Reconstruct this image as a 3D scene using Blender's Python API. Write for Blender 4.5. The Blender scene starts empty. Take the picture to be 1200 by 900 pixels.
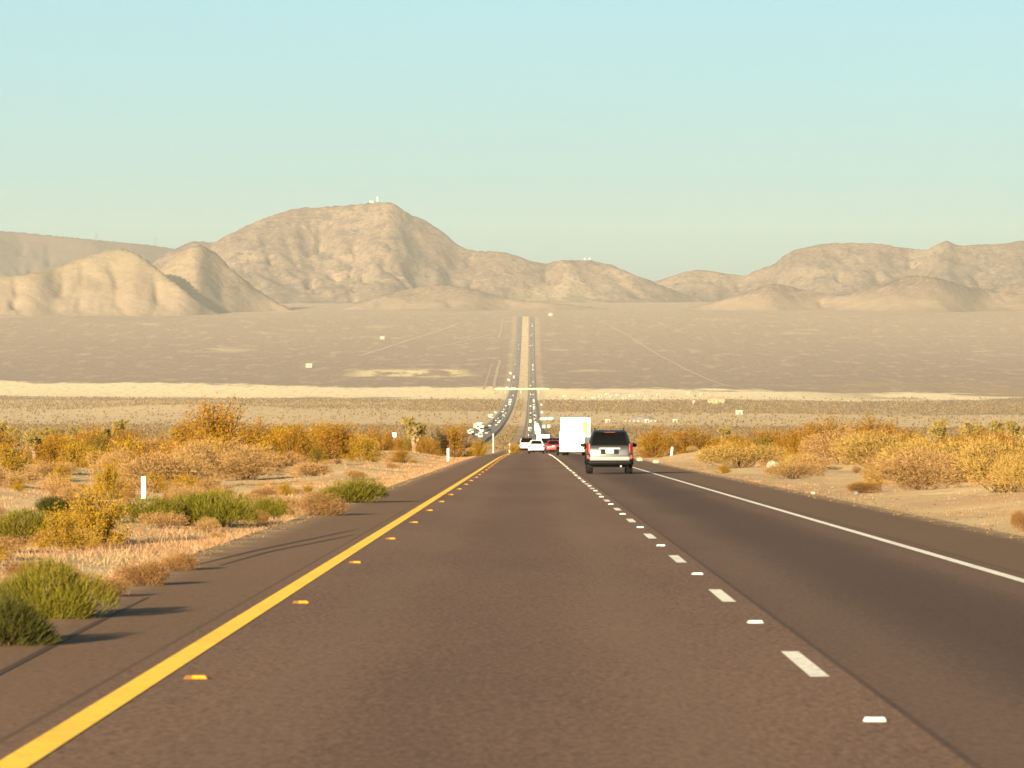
import bpy, bmesh, math, random
import numpy as np
from mathutils import Vector, Matrix

rnd = random.Random(11)
sc = bpy.context.scene
COL = sc.collection

# ----------------------------------------------------------------- camera constants
F = 6151.0          # focal length in pixels of the 1200 x 900 photograph
VPX, EYE = 622.0, 452.0
CAMZ = 1.46
GRADE = 61.0 / F

_py = [(-80, None), (0, None), (200, None), (400, None)]
_prof = [(-200, 200 * GRADE), (0, 0), (200, -200 * GRADE), (400, -400 * GRADE)]
for y, py in ((620, 530.5), (900, 527.0)):
    _prof.append((y, CAMZ - (py - EYE) / F * y))
_prof += [(1300, -17.5), (1700, -22.0)]
for y, py in ((2300, 517), (2900, 508.5), (3600, 500), (4300, 492), (5000, 485), (5800, 477), (6500, 470),
              (7500, 461), (8300, 450), (9300, 430), (10700, 400), (12000, 371.5), (13000, 364), (14500, 357), (21000, 350)):
    _prof.append((y, CAMZ - (py - EYE) / F * y))
_PX = np.array([p[0] for p in _prof], float)
_PZ = np.array([p[1] for p in _prof], float)

def _pchip(X, Z):
    h = np.diff(X); d = np.diff(Z) / h
    m = np.zeros(len(X)); m[0] = d[0]; m[-1] = d[-1]
    for i in range(1, len(X) - 1):
        if d[i - 1] * d[i] > 0:
            w1 = 2 * h[i] + h[i - 1]; w2 = h[i] + 2 * h[i - 1]
            m[i] = (w1 + w2) / (w1 / d[i - 1] + w2 / d[i])
    return m
_PM = _pchip(_PX, _PZ)

def P(y):
    y = np.asarray(y, float)
    i = np.clip(np.searchsorted(_PX, y) - 1, 0, len(_PX) - 2)
    h = _PX[i + 1] - _PX[i]; t = np.clip((y - _PX[i]) / h, 0, 1)
    h00 = 2 * t**3 - 3 * t**2 + 1; h10 = t**3 - 2 * t**2 + t; h01 = -2 * t**3 + 3 * t**2; h11 = t**3 - t**2
    return h00 * _PZ[i] + h10 * h * _PM[i] + h01 * _PZ[i + 1] + h11 * h * _PM[i + 1]

# ----------------------------------------------------------------- noise
def _h(ix, iy, s):
    v = (ix.astype(np.int64) * 374761393 + iy.astype(np.int64) * 668265263 + s * 1442695041) & 0x7fffffff
    v = ((v ^ (v >> 13)) * 1274126177) & 0x7fffffff
    return ((v ^ (v >> 16)) & 0xffff) / 65535.0

def vnoise(x, y, s=0):
    x = np.asarray(x, float); y = np.asarray(y, float)
    ix = np.floor(x); iy = np.floor(y); fx = x - ix; fy = y - iy
    ux = fx * fx * fx * (fx * (fx * 6 - 15) + 10); uy = fy * fy * fy * (fy * (fy * 6 - 15) + 10)
    a = _h(ix, iy, s); b = _h(ix + 1, iy, s); c = _h(ix, iy + 1, s); d = _h(ix + 1, iy + 1, s)
    return (a + (b - a) * ux) * (1 - uy) + (c + (d - c) * ux) * uy

def fbm(x, y, s=0, o=4):
    r = 0; a = .5; t = 0
    for k in range(o):
        r = r + a * vnoise(x * 2**k + 17.3 * k, y * 2**k - 9.1 * k, s + k); t += a; a *= .5
    return r / t

def sstep(a, b, x):
    t = np.clip((np.asarray(x, float) - a) / (b - a), 0, 1)
    return t * t * (3 - 2 * t)

LEFT_E, RIGHT_E = -4.25, 7.3       # asphalt edges of our carriageway

def opp_x(y):                      # centre line of the opposite carriageway
    return -26.0 - 150.0 * (1 - sstep(500, 2300, y))

def ground(x, y):
    x = np.asarray(x, float); y = np.asarray(y, float)
    z = P(y)
    off = np.maximum(LEFT_E - x, x - RIGHT_E)                  # distance outside our asphalt
    side = sstep(0.0, 5.0, off)
    z = z - 0.06 - 0.05 * sstep(0, .4, off) * (1 - side)
    near = 1 - sstep(900, 2200, y)
    hum = (fbm(x / 7.0, y / 9.0, 3, 4) - .5) * .75 + (fbm(x / 45.0, y / 60.0, 5, 3) - .5) * 1.3
    z = z + side * near * (hum + .12)
    z = z - 0.5 * sstep(900, 2200, y)
    # low tan rise on the valley floor and gentle swells
    z = z + 7.5 * np.exp(-((x + 340) / 130.0)**2 - ((y - 5150) / 330.0)**2)
    far = sstep(2500, 4000, y) * sstep(45, 140, np.abs(x + 10))
    z = z + far * (fbm(x / 260.0, y / 700.0, 9, 4) - .5) * 5.0
    return z

def gz(x, y):
    return float(ground(np.array([x]), np.array([y]))[0])

def road_z(y):
    return float(P(y))

def at(px, y):
    return (px - VPX) / F * y

def depth_of(base_py):             # depth of a point on the near road plane seen at a row of the photograph
    return 8975.0 / (base_py - 513.0)

# ----------------------------------------------------------------- node helper
class T:
    def __init__(s, name):
        s.m = bpy.data.materials.new(name); s.m.use_nodes = True
        s.t = s.m.node_tree; s.t.nodes.clear()
        s.out = s.n('ShaderNodeOutputMaterial')
    def n(s, k, **kw):
        nd = s.t.nodes.new(k)
        for a, b in kw.items(): setattr(nd, a, b)
        return nd
    def put(s, v, sock):
        if isinstance(v, bpy.types.NodeSocket): s.t.links.new(v, sock)
        elif v is not None:
            if hasattr(sock.default_value, '__len__') and not isinstance(v, (tuple, list)): v = (v,) * len(sock.default_value)
            if hasattr(sock.default_value, '__len__') and len(sock.default_value) == 4 and len(v) == 3: v = (*v, 1)
            sock.default_value = v
    def math(s, op, a, b=None, c=None):
        nd = s.n('ShaderNodeMath', operation=op)
        for i, v in enumerate((a, b, c)):
            if v is not None: s.put(v, nd.inputs[i])
        return nd.outputs[0]
    def maprange(s, v, a, b, c=0.0, d=1.0, smooth=True):
        nd = s.n('ShaderNodeMapRange'); nd.interpolation_type = 'SMOOTHSTEP' if smooth else 'LINEAR'
        for i, q in enumerate((v, a, b, c, d)): s.put(q, nd.inputs[i])
        return nd.outputs[0]
    def vscale(s, vec, xyz):
        nd = s.n('ShaderNodeVectorMath', operation='MULTIPLY'); s.put(vec, nd.inputs[0]); nd.inputs[1].default_value = xyz
        return nd.outputs[0]
    def noise(s, vec, scale, detail=4.0, rough=.55):
        nd = s.n('ShaderNodeTexNoise'); s.put(vec, nd.inputs['Vector'])
        nd.inputs['Scale'].default_value = scale; nd.inputs['Detail'].default_value = detail; nd.inputs['Roughness'].default_value = rough
        return nd.outputs[0]
    def voro(s, vec, scale):
        nd = s.n('ShaderNodeTexVoronoi'); s.put(vec, nd.inputs['Vector']); nd.inputs['Scale'].default_value = scale
        return nd.outputs['Distance']
    def ramp(s, fac, stops):
        nd = s.n('ShaderNodeValToRGB'); s.put(fac, nd.inputs[0]); cr = nd.color_ramp
        while len(cr.elements) < len(stops): cr.elements.new(.5)
        for e, (p, c) in zip(cr.elements, stops):
            e.position = p
        for e, (p, c) in zip(cr.elements, stops):
            e.color = (*c, 1) if not isinstance(c, float) else (c, c, c, 1)
        return nd.outputs[0]
    def mix(s, f, a, b, mode='MIX'):
        nd = s.n('ShaderNodeMix', data_type='RGBA', blend_type=mode)
        s.put(f, nd.inputs[0]); s.put(a, nd.inputs[6]); s.put(b, nd.inputs[7])
        return nd.outputs[2]
    def pos(s):
        return s.n('ShaderNodeNewGeometry').outputs['Position']
    def xyz(s, v):
        nd = s.n('ShaderNodeSeparateXYZ'); s.put(v, nd.inputs[0]); return nd.outputs
    def bsdf(s, col, rough=.9, spec=.15, bump=None, bstr=.3, bdist=.05, **kw):
        b = s.n('ShaderNodeBsdfPrincipled')
        s.put(col, b.inputs['Base Color']); s.put(rough, b.inputs['Roughness']); b.inputs['Specular IOR Level'].default_value = spec
        for k, v in kw.items(): s.put(v, b.inputs[k.replace('_', ' ')])
        if bump is not None:
            bn = s.n('ShaderNodeBump'); s.put(bump, bn.inputs['Height']); bn.inputs['Strength'].default_value = bstr; bn.inputs['Distance'].default_value = bdist
            s.t.links.new(bn.outputs[0], b.inputs['Normal'])
        s.t.links.new(b.outputs[0], s.out.inputs['Surface'])
        return s.m

def plain(name, col, rough=.6, spec=.3, var=.12, scale=30.0, **kw):
    t = T(name)
    tc = t.n('ShaderNodeTexCoord').outputs['Object']
    nz = t.noise(tc, scale, 3)
    c = t.mix(nz, tuple(v * (1 - var) for v in col), tuple(min(1, v * (1 + var)) for v in col))
    return t.bsdf(c, rough, spec, **kw)

# ----------------------------------------------------------------- object helpers
def link(name, me, parent=None, loc=None):
    o = bpy.data.objects.new(name, me); COL.objects.link(o)
    if parent is not None: o.parent = parent
    if loc is not None: o.location = loc
    return o

def tag(o, label=None, cat=None, group=None, kind=None):
    if label: o['label'] = label
    if cat: o['category'] = cat
    if group: o['group'] = group
    if kind: o['kind'] = kind
    return o

def empty(name, loc=(0, 0, 0), rz=0.0):
    o = bpy.data.objects.new(name, None); COL.objects.link(o); o.location = loc; o.rotation_euler = (0, 0, rz)
    o.empty_display_size = .3
    return o

def copy_tree(o, parent=None):
    c = o.copy(); COL.objects.link(c)
    if parent is not None: c.parent = parent
    for ch in list(o.children): copy_tree(ch, c)
    return c

def mesh_np(name, v, quads=None, tris=None, mats=(), smooth=False, mi=None, tint=None):
    v = np.asarray(v, np.float32); me = bpy.data.meshes.new(name)
    q = np.asarray(quads, np.int32).reshape(-1, 4) if quads is not None and len(quads) else np.zeros((0, 4), np.int32)
    t = np.asarray(tris, np.int32).reshape(-1, 3) if tris is not None and len(tris) else np.zeros((0, 3), np.int32)
    me.vertices.add(len(v)); me.vertices.foreach_set('co', v.ravel())
    nl = q.size + t.size; nf = len(q) + len(t)
    me.loops.add(nl); me.loops.foreach_set('vertex_index', np.concatenate([q.ravel(), t.ravel()]))
    me.polygons.add(nf)
    st = np.concatenate([np.arange(len(q)) * 4, q.size + np.arange(len(t)) * 3]).astype(np.int32)
    me.polygons.foreach_set('loop_start', st)
    for m in mats: me.materials.append(m)
    if mi is not None: me.polygons.foreach_set('material_index', np.asarray(mi, np.int32))
    me.polygons.foreach_set('use_smooth', np.full(nf, bool(smooth)))
    if tint is not None:
        a = me.attributes.new('tint', 'FLOAT', 'FACE'); a.data.foreach_set('value', np.asarray(tint, np.float32))
    me.update(calc_edges=True); me.validate()
    return me

class MB:
    """collects shapes for one mesh"""
    def __init__(s): s.v = []; s.f = []; s.m = []
    def add(s, vs, fs, m=0):
        o = len(s.v); s.v += [tuple(p) for p in vs]; s.f += [tuple(i + o for i in f) for f in fs]; s.m += [m] * len(fs)
    def box(s, x0, x1, y0, y1, z0, z1, m=0):
        s.add([(x0, y0, z0), (x1, y0, z0), (x1, y1, z0), (x0, y1, z0), (x0, y0, z1), (x1, y0, z1), (x1, y1, z1), (x0, y1, z1)],
              [(0, 3, 2, 1), (4, 5, 6, 7), (0, 1, 5, 4), (1, 2, 6, 5), (2, 3, 7, 6), (3, 0, 4, 7)], m)
    def tube(s, p0, p1, r0, r1, n=8, m=0, caps=True):
        p0 = Vector(p0); p1 = Vector(p1); d = (p1 - p0).normalized()
        a = d.orthogonal().normalized(); b = d.cross(a)
        vs = []
        for p, r in ((p0, r0), (p1, r1)):
            for k in range(n):
                t = 2 * math.pi * k / n; vs.append(p + (a * math.cos(t) + b * math.sin(t)) * r)
        fs = [(k, (k + 1) % n, n + (k + 1) % n, n + k) for k in range(n)]
        if caps: fs += [tuple(range(n - 1, -1, -1)), tuple(range(n, 2 * n))]
        s.add(vs, fs, m)
    def loft(s, loops, m=0, cap=True):
        n = len(loops[0]); vs = [p for l in loops for p in l]; fs = []
        for i in range(len(loops) - 1):
            for k in range(n):
                fs.append((i * n + k, i * n + (k + 1) % n, (i + 1) * n + (k + 1) % n, (i + 1) * n + k))
        if cap: fs += [tuple(range(n - 1, -1, -1)), tuple((len(loops) - 1) * n + k for k in range(n))]
        s.add(vs, fs, m)
    def mesh(s, name, mats, smooth=False, bevel=0.0):
        me = bpy.data.meshes.new(name); me.from_pydata(s.v, [], s.f)
        for mm in (mats if isinstance(mats, (list, tuple)) else [mats]): me.materials.append(mm)
        me.polygons.foreach_set('material_index', np.array(s.m, np.int32))
        if bevel > 0:
            bm = bmesh.new(); bm.from_mesh(me)
            bmesh.ops.bevel(bm, geom=bm.edges[:], offset=bevel, segments=2, affect='EDGES', profile=.6)
            bm.to_mesh(me); bm.free()
        me.polygons.foreach_set('use_smooth', np.full(len(me.polygons), bool(smooth)))
        me.update()
        return me
    def build(s, name, mats, parent=None, smooth=False, bevel=0.0, loc=None):
        return link(name, s.mesh(name, mats, smooth, bevel), parent, loc)

# ----------------------------------------------------------------- materials
def make_ground_mat():
    t = T('desert soil'); p = t.pos(); X, Y, Z = t.xyz(p)
    n1 = t.noise(p, .12, 5); n2 = t.noise(p, 1.4, 6, .6); n3 = t.noise(p, 9.0, 4, .6)
    sand = t.mix(t.maprange(n1, .35, .65), (.43, .30, .155), (.52, .375, .205))
    sand = t.mix(t.maprange(n2, .45, .75), sand, (.37, .245, .125))
    sand = t.mix(t.math('MULTIPLY', t.maprange(n3, .52, .72), .5), sand, (.20, .135, .075))
    n4 = t.noise(p, .05, 4)
    sand = t.mix(t.math('MULTIPLY', t.maprange(n4, .48, .62), .45), sand, (.36, .20, .115))
    # far colours: bands of scrub, tan flats, a pale wash and the long brown fan
    w1 = t.noise(t.vscale(p, (1 / 420., 1 / 900., 0)), 1, 4)
    w2 = t.noise(t.vscale(p, (1 / 45., 1 / 200., 0)), 1, 4, .65)
    ye = t.math('ADD', Y, t.math('MULTIPLY', X, .6))
    ye = t.math('ADD', ye, t.math('MULTIPLY', t.math('SUBTRACT', w1, .5), 1100))
    ye = t.math('ADD', ye, t.math('MULTIPLY', t.math('SUBTRACT', w2, .5), 900))
    S = 14000.
    brown = (.13, .080, .042); tan = (.47, .335, .18); olive = (.22, .145, .075); pale = (.62, .49, .29); fan = (.182, .121, .086); fan2 = (.215, .154, .110)
    far = t.ramp(t.math('DIVIDE', ye, S), [(1500 / S, brown), (3550 / S, brown), (3750 / S, tan), (5250 / S, tan), (5500 / S, olive), (6650 / S, olive),
                                           (6800 / S, pale), (7900 / S, pale), (8050 / S, fan), (9200 / S, fan), (11300 / S, fan2), (12300 / S, (.25, .18, .125)), (1.0, (.25, .18, .125))])
    lf = t.ramp(t.math('DIVIDE', ye, S), [(3400 / S, brown), (3600 / S, tan), (6250 / S, tan), (6400 / S, olive), (6700 / S, olive), (6850 / S, pale), (7900 / S, pale), (8050 / S, fan)])
    far = t.mix(t.math('MULTIPLY', t.maprange(X, -90, -170), t.maprange(ye, 7900, 7850)), far, lf)
    # the pale wash breaks up towards the right
    br = t.noise(t.vscale(p, (1 / 160., 1 / 500., 0)), 1, 3)
    brk = t.math('MULTIPLY', t.maprange(X, 330, 560), t.maprange(br, .42, .52))
    inb = t.math('MULTIPLY', t.maprange(Y, 5600, 5900), t.math('SUBTRACT', 1.0, t.maprange(Y, 8300, 8600)))
    far = t.mix(t.math('MULTIPLY', brk, inb), far, olive)
    # pale patches on the fan
    pp = t.noise(t.vscale(p, (1 / 260., 1 / 420., 0)), 1, 4)
    onfan = t.maprange(Y, 8400, 8800)
    far = t.mix(t.math('MULTIPLY', t.math('MULTIPLY', t.maprange(pp, .62, .74), onfan), .55), far, (.50, .38, .22))
    pc = t.math('MULTIPLY', t.maprange(t.math('ABSOLUTE', t.math('ADD', X, 205.)), 130, 60), t.math('MULTIPLY', t.maprange(Y, 8700, 8850), t.maprange(Y, 9250, 9050)))
    far = t.mix(t.math('MULTIPLY', pc, t.maprange(w2, .4, .55)), far, (.52, .40, .21))
    # graded dirt between and beside the two far carriageways
    med = t.maprange(t.math('ABSOLUTE', t.math('ADD', X, 12.5)), 9.5, 6.5)
    med = t.math('MULTIPLY', med, t.maprange(Y, 3500, 8500, .35, .9))
    med = t.math('MULTIPLY', med, t.maprange(Y, 12120, 12020))
    far = t.mix(med, far, (.52, .385, .21))
    sh = t.maprange(t.math('ABSOLUTE', t.math('ADD', X, 11.)), 34, 26)
    far = t.mix(t.math('MULTIPLY', sh, t.math('MULTIPLY', t.maprange(Y, 2500, 5000, 0, .35), t.maprange(Y, 12120, 12020))), far, (.42, .31, .18))
    # scrub speckle
    s1 = t.noise(t.vscale(p, (1 / 9., 1 / 60., 0)), 1, 3, .7)
    far = t.mix(t.math('MULTIPLY', t.maprange(s1, .5, .68), .5), far, (.10, .072, .042))
    s2 = t.noise(t.vscale(p, (1 / 30., 1 / 190., 0)), 1, 4, .7)
    far = t.mix(t.math('MULTIPLY', t.maprange(s2, .52, .66), .35), far, (.42, .30, .18))
    col = t.mix(t.maprange(Y, 600, 1500), sand, far)
    hb = t.math('ADD', t.math('MULTIPLY', n2, .6), t.math('MULTIPLY', n3, .25))
    hb = t.math('MULTIPLY', hb, t.maprange(Y, 700, 250))
    return t.bsdf(col, .95, .05, hb, .5, .12)

def make_mount_mat():
    t = T('bare mountain rock'); p = t.pos(); X, Y, Z = t.xyz(p)
    n1 = t.noise(t.vscale(p, (1 / 330., 1 / 500., 1 / 160.)), 1, 6, .62)
    n2 = t.noise(t.vscale(p, (1 / 60., 1 / 90., 1 / 40.)), 1, 5, .65)
    c = t.mix(t.maprange(n1, .38, .62), (.078, .053, .039), (.122, .087, .060))
    c = t.mix(t.math('MULTIPLY', t.maprange(n2, .51, .62), .8), c, (.048, .034, .029))
    c = t.mix(t.math('MULTIPLY', t.maprange(n1, .60, .70), .55), c, (.20, .152, .098))
    n3 = t.noise(p, 1 / 14., 4, .7)
    c = t.mix(t.math('MULTIPLY', t.maprange(n3, .53, .62), .8), c, (.030, .022, .018))
    c = t.mix(t.math('MULTIPLY', t.maprange(n3, .45, .36), .5), c, (.21, .155, .105))
    # paler granite in the near left hills
    lh = t.math('MULTIPLY', t.maprange(X, -650, -900), t.maprange(Y, 13300, 12800))
    c = t.mix(t.math('MULTIPLY', lh, .65), c, (.155, .117, .072))
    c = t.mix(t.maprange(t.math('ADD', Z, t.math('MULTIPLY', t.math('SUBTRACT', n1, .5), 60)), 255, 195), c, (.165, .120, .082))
    c = t.mix(t.math('MULTIPLY', t.maprange(Y, 17700, 18300), t.maprange(X, -900, -1050)), c, (.048, .034, .028))
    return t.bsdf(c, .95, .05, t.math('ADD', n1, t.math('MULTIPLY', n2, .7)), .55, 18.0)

def make_road_mat(shoulder=True):
    t = T('weathered asphalt'); p = t.pos(); X, Y, Z = t.xyz(p)
    fine = t.noise(t.vscale(p, (1, .22, 1)), 26.0, 4, .75); med = t.noise(t.vscale(p, (1, .3, 1)), 4.0, 5, .7); big = t.noise(t.vscale(p, (.35, .035, 0)), 1, 4)
    c = t.mix(t.maprange(big, .35, .65), (.128, .074, .050), (.160, .093, .062))
    c = t.mix(t.math('MULTIPLY', t.maprange(fine, .46, .68), .40), c, (.29, .18, .115))
    c = t.mix(t.math('MULTIPLY', t.maprange(fine, .48, .34), .5), c, (.042, .025, .018))
    c = t.mix(t.math('MULTIPLY', t.maprange(med, .5, .72), .35), c, (.16, .10, .062))
    if shoulder:
        wob = t.math('MULTIPLY', t.math('SUBTRACT', t.noise(t.vscale(p, (0, .06, 0)), 1, 2), .5), .5)
        xx = t.math('ADD', X, wob)
        def band(x0, w): return t.maprange(t.math('ABSOLUTE', t.math('SUBTRACT', xx, x0)), w, w * .25)
        # the right lane was paved later and is darker than the left one
        c = t.mix(t.math('MULTIPLY', t.maprange(X, 1.97, 2.01), .38), c, (.055, .036, .027))
        # oil darkened middle of the right lane, tyre polished tracks
        c = t.mix(t.math('MULTIPLY', band(3.6, 1.15), .55), c, (.052, .032, .025))
        c = t.mix(t.math('MULTIPLY', band(-.25, 1.1), .25), c, (.065, .040, .029))
        for x0 in (-1.35, .85, 2.35, 4.75): c = t.mix(t.math('MULTIPLY', band(x0, .42), .22), c, (.15, .095, .064))
        # seams
        for x0, w in ((1.98, .03), (5.3, .03), (-2.55, .025)):
            c = t.mix(t.math('MULTIPLY', t.maprange(t.math('ABSOLUTE', t.math('SUBTRACT', X, x0)), w, w * .4), .55), c, (.03, .023, .02))
        # dustier shoulders, sand blown over their outer edges
        dl = t.maprange(xx, -2.3, -2.7); dr = t.maprange(X, 5.15, 5.4)
        c = t.mix(t.math('MULTIPLY', t.math('MAXIMUM', dl, dr), .45), c, (.155, .092, .048))
        ed = t.math('MAXIMUM', t.maprange(X, LEFT_E + .75, LEFT_E), t.maprange(X, RIGHT_E - .6, RIGHT_E))
        ed = t.math('MULTIPLY', ed, t.maprange(t.noise(p, 1.1, 5, .65), .36, .62))
        c = t.mix(ed, c, (.34, .235, .125))
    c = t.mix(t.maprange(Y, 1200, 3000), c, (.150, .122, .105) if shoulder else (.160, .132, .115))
    return t.bsdf(c, .9, .08, t.math('ADD', fine, med), .18, .01)

def leaf_mat(name, a, b, c=None, rough=.8):
    t = T(name)
    at_ = t.n('ShaderNodeAttribute', attribute_name='tint').outputs['Fac']
    rn = t.n('ShaderNodeObjectInfo').outputs['Random']
    col = t.mix(at_, a, b)
    if c is not None: col = t.mix(t.math('MULTIPLY', rn, .6), col, c)
    b_ = t.n('ShaderNodeBsdfPrincipled'); t.put(col, b_.inputs['Base Color']); b_.inputs['Roughness'].default_value = rough; b_.inputs['Specular IOR Level'].default_value = .1
    tr = t.n('ShaderNodeBsdfTranslucent'); t.put(col, tr.inputs['Color'])
    mx = t.n('ShaderNodeMixShader'); mx.inputs[0].default_value = .12
    t.t.links.new(b_.outputs[0], mx.inputs[1]); t.t.links.new(tr.outputs[0], mx.inputs[2]); t.t.links.new(mx.outputs[0], t.out.inputs['Surface'])
    return t.m

M = {}
M['ground'] = make_ground_mat(); M['mount'] = make_mount_mat(); M['road'] = make_road_mat(True); M['road_far'] = make_road_mat(False)
def paint_line(name, col, dirt):
    t = T(name); p = t.pos()
    n = t.noise(p, 14.0, 5, .7); n2 = t.noise(t.vscale(p, (1.5, .5, 0)), 1, 4)
    c = t.mix(t.math('MULTIPLY', t.maprange(n, .50, .66), .6), col, dirt)
    c = t.mix(t.math('MULTIPLY', t.maprange(n2, .45, .7), .3), c, tuple(v * .6 for v in col))
    return t.bsdf(c, .7, .25, n, .2, .004)
M['yellow'] = paint_line('yellow road paint', (.90, .53, .030), (.42, .24, .05))
M['white_line'] = paint_line('white road paint', (.74, .68, .58), (.16, .125, .095))
M['track'] = plain('graded dirt', (.30, .212, .138), .95, .05, .2, .02)
M['green'] = leaf_mat('green broom leaves', (.040, .040, .004), (.125, .105, .009), (.095, .075, .007))
M['darkgreen'] = leaf_mat('dark green broom leaves', (.018, .020, .004), (.050, .046, .007), (.035, .033, .005))
M['gold'] = leaf_mat('golden creosote leaves', (.075, .032, .0015), (.245, .122, .004), (.150, .070, .003))
M['goldyellow'] = leaf_mat('yellow blossom brush', (.130, .066, .003), (.275, .160, .008), (.19, .110, .006))
M['tan'] = leaf_mat('dry tan twigs', (.165, .094, .034), (.265, .160, .062), (.235, .132, .048))
M['tanyellow'] = leaf_mat('dry yellow tan twigs', (.175, .104, .026), (.275, .175, .048), (.24, .155, .042))
M['olive'] = leaf_mat('olive creosote leaves', (.050, .034, .002), (.150, .105, .006), (.095, .062, .003))
M['rust'] = leaf_mat('rust brown brush', (0.0986, 0.0493, 0.0151), (0.2030, 0.1044, 0.0319), (0.1682, 0.0899, 0.0377))
M['straw'] = leaf_mat('dry straw', (.165, .108, .055), (.28, .195, .105))
M['strawpink'] = leaf_mat('reddish dry grass', (.165, .090, .044), (.26, .150, .080))
M['joshua'] = leaf_mat('joshua tree daggers', (0.0928, 0.0667, 0.0128), (0.2436, 0.1740, 0.0551), (0.1566, 0.1160, 0.0348))
M['stem'] = plain('woody stem', (.11, .070, .038), .9, .1)
M['bark'] = plain('shaggy bark', (.16, .105, .06), .95, .05, .3, 8)
M['silver'] = plain('silver car paint', (.048, .050, .053), .36, .5, .04, 3, Metallic=.6, Coat_Weight=.5)
M['silver_step'] = plain('pale bumper paint', (.15, .15, .145), .4, .4)
M['whitecar'] = plain('white car paint', (.62, .61, .58), .3, .5, .03, 3, Coat_Weight=.5)
M['red'] = plain('red car paint', (.16, .005, .006), .3, .5, .05, 3, Coat_Weight=.7)
M['darkcar'] = plain('dark blue grey car paint', (.010, .012, .018), .3, .5, .05, 3, Coat_Weight=.7)
M['blackcar'] = plain('black car paint', (.003, .003, .003), .28, .25, .05, 3, Coat_Weight=.7)
M['beige'] = plain('champagne car paint', (.45, .40, .32), .32, .5, .05, 3, Metallic=.4, Coat_Weight=.6)
M['glass'] = plain('tinted glass', (.0025, .0022, .002), .06, .25, .03, 2)
M['black'] = plain('black plastic', (.0035, .003, .0027), .6, .1)
M['rubber'] = plain('tyre rubber', (.0045, .004, .0035), .85, .15)
M['rim'] = plain('alloy rim', (.40, .40, .40), .35, .5, Metallic=.8)
M['lamp_red'] = plain('red lamp lens', (.14, .004, .003), .18, .6)
M['lamp_clear'] = plain('clear lamp lens', (.75, .73, .68), .15, .6)
M['plate'] = plain('number plate', (.42, .41, .37), .5, .4)
M['box_white'] = plain('white truck panel', (.66, .64, .59), .45, .4, .03, 1.5)
M['decal_yellow'] = plain('yellow printed panel', (.50, .30, .04), .5, .3)
M['steel'] = plain('grey steel', (.25, .24, .23), .5, .4, Metallic=.5)
M['dark_steel'] = plain('dull dark steel', (.045, .042, .040), .8, .2)
M['post_white'] = plain('white plastic post', (.62, .60, .53), .5, .3)
M['amber'] = plain('amber reflector', (.62, .22, .010), .3, .5)
M['amber_body'] = plain('dark amber marker body', (.16, .075, .018), .6, .3)  # darker amber body, its left side shows beside the offset reflector
M['marker_white'] = plain('white ceramic marker', (.50, .46, .38), .4, .4, .2, 40)
M['rockpale'] = plain('pale stone', (.21, .18, .135), .9, .1, .35, 3)
M['rockdark'] = plain('dark stone', (.10, .085, .075), .9, .1, .3, 1.5)
M['concrete'] = plain('pale concrete', (.25, .21, .15), .85, .15, .1, .5)
M['far_white'] = plain('dusty white paint', (.36, .35, .32), .45, .3)
M['bank'] = plain('pale dirt bank', (.20, .15, .09), .95, .05, .2, .05)
M['stucco'] = plain('pale stucco', (.17, .155, .125), .85, .15, .08, .5)
M['pinkwall'] = plain('pink stucco', (.27, .135, .09), .85, .1, .12, .5)
M['orangewall'] = plain('orange painted board', (.34, .15, .05), .8, .1, .12, .5)
M['roofgrey'] = plain('grey roofing', (.30, .26, .23), .8, .2, .1, .5)
M['window'] = plain('dark window', (.03, .032, .036), .15, .5)
M['wood'] = plain('weathered fence wood', (.055, .034, .018), .9, .1, .2, 6)
M['scrub'] = leaf_mat('valley scrub', (.055, .034, .014), (.125, .083, .034))

# ----------------------------------------------------------------- ground, mountains
def build_ground():
    ys = [-60.0]
    while ys[-1] < 20500:
        y = ys[-1]; ys.append(y + (1.2 if y < 160 else 1.2 + (y - 160) * .0085))
    ys = np.array(ys); NU = 281
    u = np.linspace(-1, 1, NU); u = np.sign(u) * np.abs(u)**1.25 * .30
    Yg, Ug = np.meshgrid(ys, u, indexing='ij')
    Xg = Ug * (np.maximum(Yg, 0) + 170) + .8
    # put grid columns exactly along the asphalt edges
    Zg = ground(Xg, Yg)
    v = np.stack([Xg, Yg, Zg], -1).reshape(-1, 3)
    ny = len(ys); idx = np.arange(ny * NU).reshape(ny, NU)
    q = np.stack([idx[:-1, :-1], idx[:-1, 1:], idx[1:, 1:], idx[1:, :-1]], -1).reshape(-1, 4)
    tag(link('desert_ground', mesh_np('desert_ground', v, q, mats=[M['ground']], smooth=True)), kind='structure')

def interp_curve(pts, px):
    a = np.array(pts, float)
    m = _pchip(a[:, 0], a[:, 1]); X = a[:, 0]; Z = a[:, 1]
    x = np.clip(px, X[0], X[-1]); i = np.clip(np.searchsorted(X, x) - 1, 0, len(X) - 2)
    h = X[i + 1] - X[i]; t = (x - X[i]) / h
    return (2*t**3 - 3*t**2 + 1) * Z[i] + (t**3 - 2*t**2 + t) * h * m[i] + (-2*t**3 + 3*t**2) * Z[i + 1] + (t**3 - t**2) * h * m[i + 1]

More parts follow.
